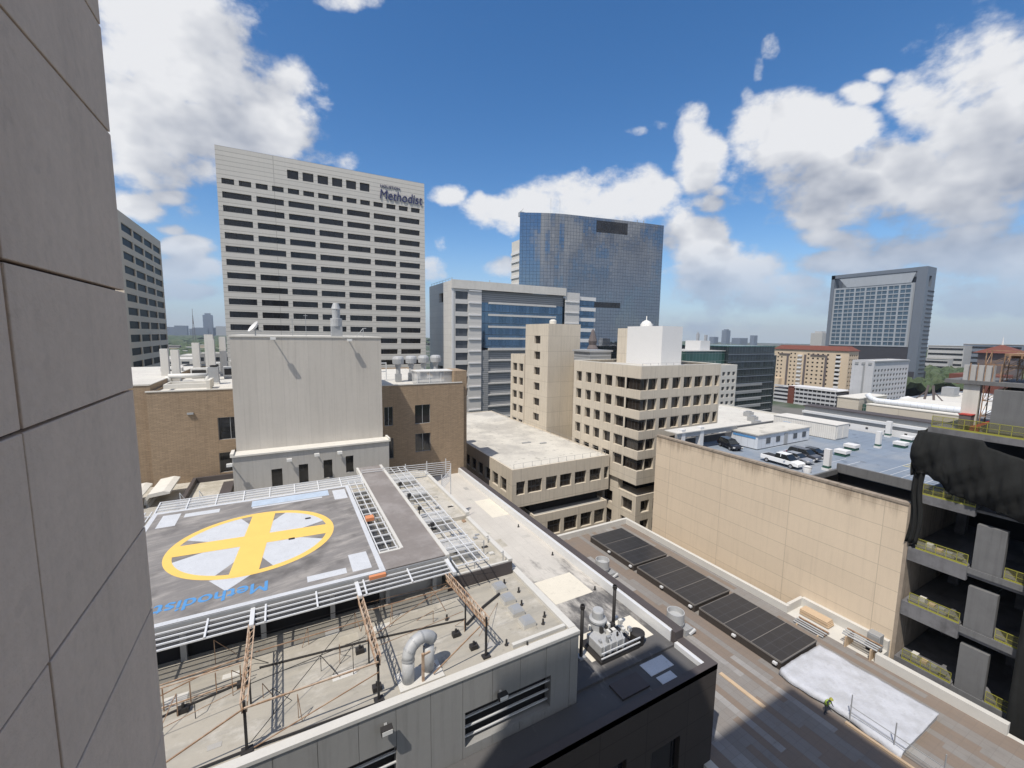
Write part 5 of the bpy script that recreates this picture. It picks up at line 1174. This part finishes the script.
for k, (x, y, w, h, m_, lb) in enumerate(((195, 52, 5, 3.0, 'metal_gray', 'grey plant box on the white roof by the steel pylon'), (190, 44, 6, 2.0, 'pen_white', 'white plant box on the far white roof'), (172, 38, 5, 2.4, 'pen_white', 'white plant box nearest the construction site'), (206, 50, 4, 2.4, 'far_brown', 'brown plant box on the far white roof'))):
    t = thing('roof_unit', (x, y, -18.3), lb, 'roof unit', 'plant boxes on the far white roof')
    MB().box(x, x + w, y, y + w * .6, -17.9, -18.3 + h).build('casing', m_, t); MB().box(x - .3, x + w + .3, y - .3, y + w * .6 + .3, -18.3, -17.9).build('base', 'metal_gray', t)
tag(MB().lathe((160, 52, -18.3), [(2.2, 0), (2.2, .8), (1.6, 1.8), (0, 2.3)], 14).build('roof_dome', 'pen_white', smooth=True), 'small white dome vent just behind the blue pipe', 'vent')
t = thing('steel_pylon', (162, 48, GZ), 'grey steel pylon frame rising behind the roof pipe', 'pylon')
for s in (-1, 1): MB().beam((162, 48 + s * 1.2, -18.3), (162, 48 + s * .5, -12.5), .45).build('leg', 'far_brown', t); MB().beam((162, 48 + s * 4, -18), (162, 48 + s, -14.5), .25).build('stay', 'far_brown', t)
building('low_building', 'low white flat roof behind the tan grid building', 'building', 84, 132, 58, 92, -22.5, 'curb', 'roof_white', {}, .2, (.4, .4))
for k in range(6): tag(MB().box(90 + k * 6, 92 + k * 6, 64 + (k % 3) * 5, 66 + (k % 3) * 5, -22.9, -21.6).box(90.4 + k * 6, 91.6 + k * 6, 64.4 + (k % 3) * 5, 65.6 + (k % 3) * 5, -21.6, -21.3).build('roof_unit', 'metal_gray'), 'small grey unit on the low white roof behind the tan grid building', 'roof unit', 'small units on the low white roof')

# green glass office
G = [(-50 + 4.2 * k, -50 + 4.2 * k + 3.2) for k in range(11)]
t = thing('glass_office', (240, 165, GZ), 'dark green-black glass office block left of the cream hotel', 'building')
MB().box(219.2, 263, 150, 185, GZ, -4.8).build('curtain_wall', 'green_dark', t)
for k in range(10): MB().box(218.9, 263.3, 149.6, 150, -9.2 - 4.25 * k, -8.8 - 4.25 * k).build('floor_band', 'metal_gray' if k > 4 else 'hotel_frame', t)
for k in range(5): MB().box(224, 252, 149.3, 149.6, -27.5 - 4.25 * k, -26.2 - 4.25 * k).build('parking_band', 'louver_gray', t)
MB().box(219, 263.2, 149.8, 185, -4.8, -4.2).build('parapet', 'green_glass', t)
MB().box(263.2, 271, 153, 180, GZ, -10).build('side_wing', 'green_dark', t)
t = thing('glass_office', (204, 160, GZ), 'green glass wing with a white roof box, left part of the green office', 'building')
MB().box(186, 219, 152, 180, GZ, -7.2).build('curtain_wall', 'green_glass', t); MB().box(203, 211, 156, 166, -7.2, -1.5).build('roof_box', 'pen_white', t); MB().box(185.8, 219.1, 151.7, 180, -7.2, -6.8).build('parapet', 'far_pale', t)
building('office_building', 'pale narrow office front with rows of small dark windows beside the green glass block', 'building', 205, 218.8, 144, 151.5, -14.2, 'white_conc', 'roof_gray', {'S': grid_ops(spans(205.6, 218.4, 3, .6), [(-20 - 4 * k, -18 - 4 * k) for k in range(7)])}, .5, wm='win_gray')

# cream hotel with red roof
rws = [(-12.8 - 3.75 * k - 1.5, -12.8 - 3.75 * k) for k in range(10)]
us = [u for a, b, n in ((186, 194, 1), (196, 216, 5), (224, 231, 2), (236, 243, 2)) for u in spans(a, b, n, .42)] 
t = building('hotel_building', 'cream hotel block with small square windows and a red tiled roof', 'building', 430, 447, 182, 245, -9.8, 'span_beige', 'roof_gray',
   {'W': grid_ops(us, rws), 'S': grid_ops(spans(431, 446, 4, .6), rws)}, .5, (.2, .3), wm='win_dark')
mb = MB(); mb.v += [(429, 181, -9.6), (448, 181, -9.6), (448, 246, -9.6), (429, 246, -9.6), (434, 186, -5.6), (443, 186, -5.6), (443, 241, -5.6), (434, 241, -5.6)]
mb.f += [(0, 1, 5, 4), (1, 2, 6, 5), (2, 3, 7, 6), (3, 0, 4, 7), (4, 5, 6, 7), (0, 3, 2, 1)]; mb.build('tiled_roof', 'roof_red', t)
for y in (219, 187.5):
    for k in range(10): MB().box(428.6, 430, y, y + 3.6, -16.0 - 3.75 * k, -14.4 - 3.75 * k).build('balcony', 'pen_white', t)
for y in (216.5, 232, 199): MB().box(429.3, 430, y - .8, y + .8, GZ, -14).build('pilaster', 'far_brown', t)
for y0_, y1_ in ((230, 240), (200, 212)): MB().box(429.2, 429.95, y0_, y1_, -14.6, -13.6).build('cornice', 'far_brown', t)
MB().box(425, 429.9, 236, 244, GZ, -38).build('low_wing', 'span_beige', t)
# low parking structure
t = thing('parking_structure', (355, 175, GZ), 'low white banded parking structure with a brick stair bay below the cream hotel', 'garage')
MB().box(350, 372, 153, 197, GZ, -38.5).build('body', 'hotel_dark', t)
for k in range(5): MB().box(349.4, 350, 153, 181.4, -50 + 3.1 * k, -48.6 + 3.1 * k).box(349.4, 350, 186, 197, -50 + 3.1 * k, -48.6 + 3.1 * k).build('floor_band', 'block_white', t)
for k in range(10): MB().box(349.2, 349.4, 153.5 + k * 3, 153.9 + k * 3, GZ, -37.6).build('column', 'block_white', t)
MB().box(349, 352, 181.5, 186, GZ, -36.5).build('brick_bay', 'roof_red', t); MB().box(349, 372, 153, 190, -37.5, -37).build('roof_canopy', 'pen_white', t)
# white block
rws = [(-20.5 - 3.6 * k - 1.9, -20.5 - 3.6 * k) for k in range(8)]
t = building('apartment_block', 'pale grey-white block with a window grid in front of the dark glass hotel tower', 'building', 365, 422, 139, 152, -14.2, 'block_white', 'roof_white',
   {'S': grid_ops(spans(366, 421, 11, .55), rws)}, .4, (.8, .4), wm='win_gray')
for y in (139.5, 143.5, 147.5): MB().box(364.6, 365, y + .6, y + 2.6, -17.2, -15.6).build('louvre', 'metal_gray', t)
MB().box(364.7, 365, 144, 145, GZ, -18).build('groove', 'metal_gray', t); MB().box(366, 421, 138.2, 139, -15.2, -14.4).build('sunshade', 'metal_gray', t)
# glass hotel tower with open frame top
t = thing('hotel_tower', (550, 213, GZ), 'tall grey-framed glass hotel tower with an open frame around its sloping crown', 'building')
MB().box(543.7, 559, 181, 250, -6, 56.5).build('core', 'hotel_panel', t)
gl = grid_ops([(183.6 + 9.4 * i + o_, 183.6 + 9.4 * i + o_ + 3.8) for i in range(7) for o_ in (.6, 4.8)], [(-4.7 + 4.32 * k, -4.7 + 4.32 * k + 3.3) for k in range(14)])
mb = MB(); facade(mb, 'W', 543, 182.5, 250.2, -6, 56.5, gl, .5); mb.build('front_grid', 'hotel_panel', t); panes(t, 'W', 543, gl, .45, 'hotel_glass')
MB().box(542, 563, 250.2, 253.5, GZ, 70.8).build('frame_post', 'hotel_frame', t)
mb = MB(); facade(mb, 'W', 542, 173.2, 180.6, GZ, 66.5, [], 0); facade(mb, 'S', 173.2, 542, 563, GZ, 66.5, [(548, 554, 52, 62.5)], 20); mb.build('frame_post', 'hotel_frame', t)
MB().box(559, 563, 173.3, 250, GZ, 66.5).build('rear_wall', 'hotel_frame', t)
for k in range(26): MB().box(549, 563.1, 172.9, 173.2, -45 + 4.2 * k if k < 23 else 48, -43.8 + 4.2 * k if k < 23 else 48.5).build('side_fin', 'hotel_dark', t)
MB().box(543.6, 547, 180.6, 250.2, 66.5, 70.9).box(542, 546, 173.2, 180.6, 66.5, 70.9).box(542, 546, 250.2, 253.5, 66.5, 70.9).box(542.4, 543.6, 180.6, 250.2, 67.2, 70.9).box(559, 563, 173.2, 253.5, 66.5, 70.9).box(546, 559, 173.2, 177, 66.5, 70.9).box(546, 559, 250, 253.5, 66.5, 70.9).build('frame_top', 'hotel_frame', t)
mb = MB(); mb.extrude([(542.6, 184.5, 56.7), (542.6, 238, 56.7), (543.0, 246.5, 66.9), (543.0, 181.5, 66.9)], (.5, 0, 0)); mb.build('sloping_crown', 'hotel_panel', t)
MB().box(543.5, 560, 176, 252, -40, -6).build('podium', 'hotel_dark', t)
MB().box(541, 570, 174, 256, GZ, -30).build('base', 'hotel_dark', t)

# distant dark buildings, park, cupola
for k, (d, x, y, w, dep, zt, m_, lb) in enumerate((('', 797, 236, 40, 30, -6.5, 'far_pale', 'pale long building far behind the hotel tower, right of it'), ('', 826, 205, 60, 30, -3.6, 'far_blue', 'dark long office block on the horizon right of the hotel tower'), ('', 872, 180, 70, 30, -8, 'far_blue', 'second dark long block on the horizon farther right'), ('', 780, 238, 30, 20, -24, 'far_pale', 'low pale building in front of the dark horizon block'))):
    t = thing('office_building', (x, y, GZ), lb, 'building', 'distant blocks beyond the park')
    MB().box(x, x + dep, y - w * .7, y + w * .2, GZ, zt).build('wall', m_, t); MB().box(x - .5, x + dep, y - w * .7, y + w * .2, zt, zt + .8).build('roof', 'roof_gray', t)
    for k in range(4): MB().box(x - .3, x, y - w * .68, y + w * .18, zt - 5 - 7 * k, zt - 2.5 - 7 * k).build('window_band', 'win_dark', t)
t = thing('church_building', (524, 114, GZ), 'brick building with a red pyramid roof and spire beyond the construction site', 'building')
MB().box(516, 534, 104, 126, GZ, -9).build('wall', 'far_brown', t)
mb = MB(); mb.v += [(513, 100, -9), (537, 100, -9), (537, 129, -9), (513, 129, -9), (525, 115, -2)]; mb.f += [(0, 1, 4), (1, 2, 4), (2, 3, 4), (3, 0, 4), (0, 3, 2, 1)]; mb.build('roof', 'roof_red', t)
MB().tube([(525, 115, -2.5), (525, 115, 4.5)], [.7, .1], 6).build('spire', 'pen_white', t)
MB().box(480, 512, 104, 132, GZ, -26).build('low_wing', 'roof_red', t)

# ------------------------------------------------------------------ construction building on the right
t = thing('construction_building', (62, 8, GZ), 'unfinished concrete frame building with open floors at the right edge', 'building')
X0 = 56.0
sl = [(-15.35, -16.2), (-21.1, -22.5), (-27.0, -28.5), (-33.3, -34.8)]
for z1_, z0_ in sl:
    MB().box(X0 + .5, 84, 12.45, 16.75, z0_ + .3, z1_).box(X0, X0 + .5, 12.45, 16.75, z0_, z1_).build('slab', 'constr_conc', t)
    MB().box(X0 + .25, 84, -14, 12.45, z0_ + .45, z1_ - .15).build('slab', 'constr_conc', t)
    MB().box(X0 + .1, X0 + .25, -14, 12.45, z0_ + .75, z1_ - .1).build('slab_edge', 'constr_pale', t)
for z1_, z0_ in zip((-16.6, -22.7, -28.6, -35), (-21.2, -27.1, -33.4, -41)):
    MB().box(X0 + .3, X0 + .9, 10.35, 12.25, z0_, z1_ - .3).build('column', 'constr_pale', t)
    MB().box(X0 + .3, X0 + .9, 5.2, 7.2, z0_, z1_ - .3).build('column', 'constr_pale', t)
    MB().box(X0 + 9, X0 + 9.8, 15, 15.8, z0_, z1_ + .2).build('column', 'constr_conc', t); MB().box(X0 + 9, X0 + 9.8, 10, 10.8, z0_, z1_ + .2).build('column', 'constr_conc', t)
MB().box(X0 + 13, X0 + 13.3, -14, 17, GZ, -9).build('core_wall', 'dark_void', t)
MB().box(X0, 84, -14, 16.4, -9.0, -8.4).build('roof_slab', 'constr_conc', t)
MB().box(X0 + .6, X0 + 6, 8.8, 12.5, -9.0, -4.3).build('lift_core', 'constr_pale', t)
MB().box(X0 + 1.2, X0 + 9, 10.6, 16.0, -4.0, -3.65).build('upper_slab', 'constr_pale', t)
MB().box(X0 + 1.5, X0 + 2.2, 13.6, 14.7, -8.4, -4.0).build('upper_column', 'white_conc', t)
MB().box(X0 + 1.7, X0 + 2.2, 12.9, 14.9, -3.65, -2.2).build('upper_wall', 'far_pale', t)
for k in range(5): MB().box(X0 + 1.5, X0 + 1.6, 12.4 + k * .5, 12.46 + k * .5, -3.65, -2.0).build('rebar', 'rust', t)
g = 'yellow guard rails on the open floors'
def yrail(ya, yb, z, lb, x=X0 + .12):
    t = thing('guard_rail', (x, (ya + yb) / 2, z), lb, 'railing', g)
    n = max(2, int(abs(yb - ya) / .8) + 1)
    for k in range(n + 1): y = ya + (yb - ya) * k / n; MB().box(x - .02, x + .02, y - .02, y + .02, z, z + 1.1).build('post', 'safety_yellow', t)
    MB().box(x - .02, x + .02, min(ya, yb), max(ya, yb), z + 1.07, z + 1.12).box(x - .02, x + .02, min(ya, yb), max(ya, yb), z + .55, z + .58).build('rail', 'safety_yellow', t)
    MB().box(x - .01, x + .01, min(ya, yb), max(ya, yb), z + .16, z + 1.06).build('mesh', 'mesh_yellow', t); MB().box(x - .03, x + .03, min(ya, yb), max(ya, yb), z, z + .15).build('toe_board', 'safety_yellow', t)
for (z1_, _), nm in zip(sl, ('top', 'second', 'third', 'lowest')):
    yrail(12.5, 16.2, z1_, f'yellow mesh guard rail on the {nm} open floor beside the tan garage wall')
    yrail(6, 10.2, z1_ - .15, f'yellow guard rail on the {nm} open floor right of the first concrete column', X0 + .35)
    t = thing('site_clutter', (X0 + 1.2, 14.5, z1_), f'grey crates and boards behind the {nm} yellow rail', 'crate')
    for k in range(4): MB().box(X0 + .6 + .3 * k, X0 + 1.2 + .3 * k, 13.0 + .8 * k, 13.5 + .8 * k, z1_, z1_ + .25 + .12 * (k % 2)).build('crate', ['constr_pale', 'metal_gray', 'plywood', 'curb'][k], t)
yrail(9.5, 16.2, -8.4, 'yellow guard rail along the unfinished roof level above the black netting')
# black netting draped over the upper storey
mb = MB(); ni, nj = 60, 26
def zn(y):
    lo = -13.2 if y > 15.9 else -13.2 - (15.9 - y) * .55 if y > 14.6 else -14.4 - (14.6 - y) * .22
    return -9.0, lo
for i in range(ni + 1):
    y = 16.9 - 15.5 * i / ni; zt0, zb0 = zn(y); zt0 = -8.9 if y > 12.5 else -9.4 - .25 * (12.5 - y) * (1 if y > 9 else .8)
    for j in range(nj + 1):
        v = j / nj; z = zt0 + (zb0 - zt0) * v
        fold = .16 * math.sin(y * 4.2 + math.sin(z * .9) * 1.2) + .12 * math.sin(y * 9.7 + z * .7) + .12 * math.sin(z * 2.1 + y * 1.5) + .07 * math.sin(y * 17 + z * 2.3) + .06 * math.sin(z * 6.1 + y * 5)
        bulge = .55 * math.sin(math.pi * min(v * 1.05, 1)) ** .7
        mb.v.append((X0 - .25 - bulge - fold * (.3 + .7 * v), y + (.35 * math.sin(math.pi * v) if i == 0 else 0), z))
for i in range(ni):
    for j in range(nj): k = i * (nj + 1) + j; mb.f.append((k, k + nj + 1, k + nj + 2, k + 1))
i0 = len(mb.v)
for k in range(14):     # the net carried back over the roof edge and round the corner
    pass
o = mb.build('debris_netting', 'net_black', smooth=True); tag(o, 'billowing black debris netting draped over the upper storey of the unfinished building', 'netting')
o.modifiers.new('thick', 'SOLIDIFY').thickness = .02
t = MB(); ni2 = 16
for i in range(ni2 + 1):
    x = X0 - .5 + 7 * i / ni2
    for j in range(13):
        v = j / 12; z = -8.95 - 4.6 * v; t.v.append((x, 17.0 + .12 * math.sin(x * 3.1 + z) + .2 * math.sin(math.pi * v), z))
for i in range(ni2):
    for j in range(12): k = i * 13 + j; t.f.append((k, k + 13, k + 14, k + 1))
o = t.build('debris_netting', 'net_black', smooth=True); tag(o, 'black debris netting hanging round the far corner of the unfinished building', 'netting'); o.modifiers.new('thick', 'SOLIDIFY').thickness = .02
mb = MB()
for i in range(13):
    y = 16.95 - .9 * i / 12
    for j in range(16): v = j / 15; mb.v.append((X0 - .15 + .14 * math.sin(y * 16 + v * 3), y + .12 * math.sin(v * 7), -13 - 7.6 * v))
for i in range(12):
    for j in range(15): k = i * 16 + j; mb.f.append((k, k + 16, k + 17, k + 1))
o = mb.build('debris_netting', 'net_black', smooth=True); tag(o, 'narrow strip of black netting hanging down beside the tan garage wall corner', 'netting'); o.modifiers.new('thick', 'SOLIDIFY').thickness = .02
mb = MB()  # added dark sheet standing in for the window jamb's darkness
for i in range(41):
    y = 8.7 - 14 * i / 40
    for j in range(30): v = j / 29; mb.v.append((X0 - .35 + .2 * math.sin(y * 3.3 + v * 2) + .1 * math.sin(y * 8), y, -14 - 35 * v))
for i in range(40):
    for j in range(29): k = i * 30 + j; mb.f.append((k, k + 30, k + 31, k + 1))
o = mb.build('debris_netting', 'net_black', smooth=True); tag(o, 'tall black sheet added in place of a dark window jamb at the right end of the unfinished building', 'netting'); o.modifiers.new('thick', 'SOLIDIFY').thickness = .02
# scaffold towers, steel, red items on top
def scaffold(x, y, z, w, d, h, n, lb):
    t = thing('scaffold', (x, y, z), lb, 'scaffold', 'rusty shoring towers on the unfinished roof')
    for a in (0, w):
        for b in (0, d): MB().box(x + a, x + a + .07, y + b, y + b + .07, z, z + h).build('post', 'rust', t)
    mb = MB()
    for k in range(n):
        z0_, z1_ = z + h * k / n, z + h * (k + 1) / n
        for b in (0, d): mb.beam((x, y + b, z0_), (x + w, y + b, z1_), .04).beam((x, y + b, z1_), (x + w, y + b, z1_), .05)
        for a in (0, w): mb.beam((x + a, y, z1_), (x + a, y + d, z0_), .04).beam((x + a, y, z1_), (x + a, y + d, z1_), .05)
    mb.build('bracing', 'rust', t)
scaffold(X0 + 1.4, 12.0, -8.4, 1.5, 1.3, 4.4, 3, 'shoring tower under the upper slab beside the pale column')
scaffold(X0 + 2.5, 10.9, -3.65, 1.4, 1.6, 2.6, 2, 'shoring tower on the upper slab, left one')
scaffold(X0 + 1.5, 8.6, -4.2, 1.4, 2.0, 3.3, 3, 'shoring tower on the concrete lift core at the right edge')
scaffold(X0 + 5.5, 12.2, -3.65, 1.6, 2.2, 2.8, 2, 'shoring tower at the back of the upper slab')
t = thing('timber_form', (X0 + 3, 11, -1.4), 'brown timber formwork deck on the shoring towers', 'formwork')
MB().box(X0 + 1.2, X0 + 7.5, 8.2, 12.3, -1.2, -1.0).build('deck', 'rust', t)
for k in range(6): MB().box(X0 + 1.1, X0 + 7.6, 8.4 + .7 * k, 8.5 + .7 * k, -1.45, -1.2).build('joist', 'rust', t)
t = thing('tool_container', (X0 + .8, 14.3, -8.4), 'dark red steel box on the unfinished roof by the yellow rail', 'container')
MB().box(X0 + .5, X0 + 2.2, 13.7, 14.5, -8.3, -6.9).build('box', 'far_brown', t); MB().box(X0 + .45, X0 + 2.25, 13.65, 14.55, -6.9, -6.82).build('lid', 'red_steel', t); MB().box(X0 + .5, X0 + 2.2, 13.7, 14.5, -8.4, -8.3).build('skid', 'black_iron', t)
t = thing('equipment_lift', (X0 + .9, 12.9, -8.4), 'bright red boom lift arm lying over the unfinished roof', 'lift')
MB().beam((X0 + .8, 13.6, -8.0), (X0 + .8, 12.4, -7.2), .22).build('boom', 'red_steel', t); MB().box(X0 + .5, X0 + 1.3, 13.2, 14.0, -8.4, -7.9).build('chassis', 'red_steel', t)

# ------------------------------------------------------------------ far skyline
def tower(x, y, w, d, zt, m_, lb, top=None, g='far skyline towers'):
    t = thing('skyscraper', (x, y, GZ), lb, 'skyscraper', g)
    MB().box(x - w / 2, x + w / 2, y - d / 2, y + d / 2, GZ, zt).build('shaft', m_, t)
    if top: MB().box(x - w * .3, x + w * .3, y - d * .3, y + d * .3, zt, zt + top).build('crown', m_, t)
def at(px_, d): v = pxdir(px_, 335); k = d / math.hypot(v.x, v.y); return v.x * k, v.y * k
for px_, d, w, zt, tp, lb in ((209, 4200, 62, 128, 14, 'tallest far skyscraper on the left horizon'), (171, 4200, 75, 28, 0, 'far block at the left end of the left skyline'), (182, 4000, 75, 38, 0, 'far square block left of the tallest far skyscraper'), (201, 4100, 95, 26, 0, 'far wide block just left of the tallest far skyscraper'),
      (216, 4200, 24, 30, 0, 'far slim block just right of the tallest far skyscraper'), (222, 4100, 70, 40, 0, 'far block beside the pale hospital tower edge'), (192, 4300, 30, 18, 0, 'far low block in the left skyline'),
      (726, 3600, 48, 60, 8, 'far dark skyscraper on the right horizon above the green office'), (698, 3700, 20, 34, 10, 'far slim pale tower on the right horizon'), (754, 3600, 40, 24, 0, 'far block above the cream hotel roof'), (706, 3700, 20, 24, 0, 'far small block beside the slim pale tower'), (714, 3600, 50, 10, 0, 'far low block left of the dark skyscraper'), (740, 3700, 90, 4, 0, 'far low wide block on the right horizon'),
      (820, 900, 22, 11, 3, 'pale apartment tower far behind the cream hotel'), (827, 1000, 18, 5, 0, 'blue-grey block beside the far apartment tower')):
    x, y = at(px_, d); tower(x, y, w, w * .8, zt, 'far_pale' if 'pale' in lb else 'far_blue', lb, tp)
t = thing('radio_mast', (-206, 1350, GZ), 'thin lattice radio mast on the left horizon', 'mast')
x, y = at(194, 1500); 
for s in (-1, 1): MB().beam((x + s * 4, y, GZ), (x, y, 45), 1.0).build('leg', 'far_brown', t)
MB().beam((x, y, 20), (x, y, 62), .8).build('tip', 'far_brown', t)
random.seed(11)
spots = []
for k in range(46):
    px_ = random.uniform(166, 230); d = random.uniform(300, 1700); spots.append((px_, d))
for k in range(44):
    px_ = random.choice((random.uniform(680, 790), random.uniform(905, 1000))); d = random.uniform(700, 2200); spots.append((px_, d))
for px_, d in spots:
    x, y = at(px_, d); w = random.uniform(14, 40) * (d / 1000) ** .4; h = random.uniform(5, 14)
    t = thing('low_building', (x, y, GZ), 'small pale flat-roofed building among the distant trees', 'building', 'low-rise buildings among the far trees')
    m_ = random.choice(('far_pale', 'white_conc', 'far_pale', 'span_beige', 'far_brown'))
    MB().box(x - w / 2, x + w / 2, y - w / 3, y + w / 3, GZ, GZ + h).build('wall', m_, t); MB().box(x - w / 2 - .3, x + w / 2 + .3, y - w / 3 - .3, y + w / 3 + .3, GZ + h, GZ + h + .6).build('roof', random.choice(('roof_white', 'roof_gray', 'roof_pale')), t)
# mid-distance blocks seen over the brick roof
for px_, d, w, h, m_, lb in ((203, 230, 16, 35, 'span_beige', 'cream building behind the ducts on the brick roof'), (221, 260, 22, 39, 'far_pale', 'pale building behind the brick roof beside the hospital tower'), (176, 300, 30, 30, 'far_pale', 'grey roofed building behind the leftmost ducts'), (190, 420, 50, 28, 'white_conc', 'white roofed building in the gap left of the hospital tower'), (214, 520, 60, 26, 'white_conc', 'wide white building farther back in the left gap')):
    x, y = at(px_, d); building('town_building', lb, 'building', x - w / 2, x + w / 2, y, y + w * .7, GZ + h, m_, 'roof_white', {'S': grid_ops(spans(x - w / 2 + .5, x + w / 2 - .5, 6, .6), [(GZ + h - 4 - 4 * k, GZ + h - 2 - 4 * k) for k in range(4)])}, .3, (.4, .3), wm='win_gray')

# ------------------------------------------------------------------ woods and trees
def woods(name, x0, x1, y0, y1, step, hmax, seed, keep):
    random.seed(seed); nx_, ny_ = int((x1 - x0) / step), int((y1 - y0) / step); mb = MB()
    H = [[(GZ + (random.uniform(.25, 1) if step > 5 else .45 + .3 * random.random() + .25 * math.sin(i * .55 + math.sin(j * .4)) * math.sin(j * .6)) * hmax if keep(x0 + i * step, y0 + j * step) else GZ - 2) for j in range(ny_ + 1)] for i in range(nx_ + 1)]
    for i in range(nx_ + 1):
        for j in range(ny_ + 1): mb.v.append((x0 + (i + random.uniform(-.35, .35)) * step, y0 + (j + random.uniform(-.35, .35)) * step, H[i][j]))
    for i in range(nx_):
        for j in range(ny_):
            k = i * (ny_ + 1) + j
            if max(H[i][j], H[i + 1][j], H[i][j + 1], H[i + 1][j + 1]) > GZ: mb.f.append((k, k + ny_ + 1, k + ny_ + 2, k + 1))
    o = mb.build(name, 'leaf_far'); tag(o, 'distant mass of city trees between the buildings', 'woods', kind='stuff'); return o
def ndot(x, y): return math.sin(x * .011 + 1.3) + math.sin(y * .009 + x * .004) + math.sin(x * .031 + y * .023) * .6
woods('tree_mass', -700, 120, 450, 2600, 11, 15, 1, lambda x, y: ndot(x, y) > -.55 + .0 * x)
woods('tree_mass', 600, 2600, 300, 2200, 12, 15, 2, lambda x, y: ndot(x, y) > -.5)
woods('tree_mass', -1600, 3500, 2600, 3900, 26, 20, 3, lambda x, y: ndot(x, y) > -1.3)
def park_keep(x, y): return True
o = woods('park_trees', 470, 800, 120, 235, 3.2, 20, 5, lambda x, y: not (500 < x < 580 and y > 165) and (x > 570 or y < 168)); o['label'] = 'dense dark green park trees right of the hotel tower'
def tree(x, y, zb, h, r, lb, seed, g='street trees between garage and offices'):
    random.seed(seed); t = thing('street_tree', (x, y, zb), lb, 'tree', g)
    tr = MB().tube([(x, y, zb), (x + .1, y, zb + h * .3), (x, y + .2, zb + h * .6)], [.35, .25, .12], 7)
    for k in range(5):
        a = k * 1.26; tr.tube([(x, y, zb + h * .32), (x + math.cos(a) * r * .6, y + math.sin(a) * r * .6, zb + h * .65)], [.14, .04], 5)
    tr.build('trunk', 'bark', t)
    mb = MB(); cl = [(random.uniform(-.7, .7) * r, random.uniform(-.7, .7) * r, h * random.uniform(.45, .88), r * random.uniform(.3, .5)) for _ in range(13)]
    for cx_, cy_, cz_, cr in cl:
        for _ in range(150):
            u = Vector((random.gauss(0, 1), random.gauss(0, 1), random.gauss(0, .8))).normalized() * cr * random.uniform(.55, 1.05)
            p = Vector((x + cx_, y + cy_, zb + cz_)) + u; s = random.uniform(.22, .45)
            a = Vector((random.gauss(0, 1), random.gauss(0, 1), random.gauss(0, 1))).normalized(); b = a.orthogonal().normalized()
            mb.poly([p - a * s, p - b * s * .6, p + a * s, p + b * s * .6])
    mb.build('crown', 'leaf', t)
k = 0
for px_, d, h in ((756, 205, 12), (766, 200, 12), (776, 215, 14), (786, 205, 13), (797, 215, 14), (808, 225, 15), (819, 220, 15), (831, 235, 16), (843, 230, 15), (762, 180, 9), (792, 185, 10), (824, 195, 11)):
    x, y = at(px_, d); k += 1
    names = ['leftmost', 'second', 'third', 'fourth', 'fifth', 'sixth', 'seventh', 'eighth', 'rightmost', 'short front-left', 'short front-middle', 'short front-right']
    tree(x, y, GZ, h, h * .42, names[k - 1] + ' green street tree below the low parking structure', 100 + k)
for k, (px_, d, h) in enumerate(((170, 190, 36), (176, 210, 35), (182, 240, 34))):
    x, y = at(px_, d); tree(x, y, GZ + 12, h * .7, 6.5, ['tall green tree beside the far left office block', 'second tall tree in the left gap', 'third tall tree in the left gap'][k], 300 + k, 'tall trees in the left gap')

# ------------------------------------------------------------------ air
hz_ = MB().box(-2400, 5200, -300, 5200, GZ - 2, 145).build('haze', 'dark_void'); hz_['kind'] = 'stuff'; hz_['label'] = 'thin pale summer haze over the far city'; hz_['category'] = 'haze'
hm = bpy.data.materials.new('haze'); hm.use_nodes = True; n = hm.node_tree; n.nodes.clear()
vo = n.nodes.new('ShaderNodeVolumePrincipled'); vo.inputs['Color'].default_value = (.78, .88, 1, 1); vo.inputs['Density'].default_value = .00009; vo.inputs['Anisotropy'].default_value = .3
om = n.nodes.new('ShaderNodeOutputMaterial'); n.links.new(vo.outputs[0], om.inputs['Volume']); hz_.data.materials.clear(); hz_.data.materials.append(hm)

# ------------------------------------------------------------------ render settings
for o in bpy.data.objects:
    if '_org' in o: del o['_org']
vs = scene.view_settings; vs.view_transform = 'Standard'; vs.look = 'None'; vs.exposure = .1; vs.gamma = 1; vs.use_curve_mapping = False
scene.cycles.max_bounces = 6; scene.cycles.volume_bounces = 0; scene.cycles.caustics_reflective = False; scene.cycles.caustics_refractive = False
scene.cycles.use_denoising = True
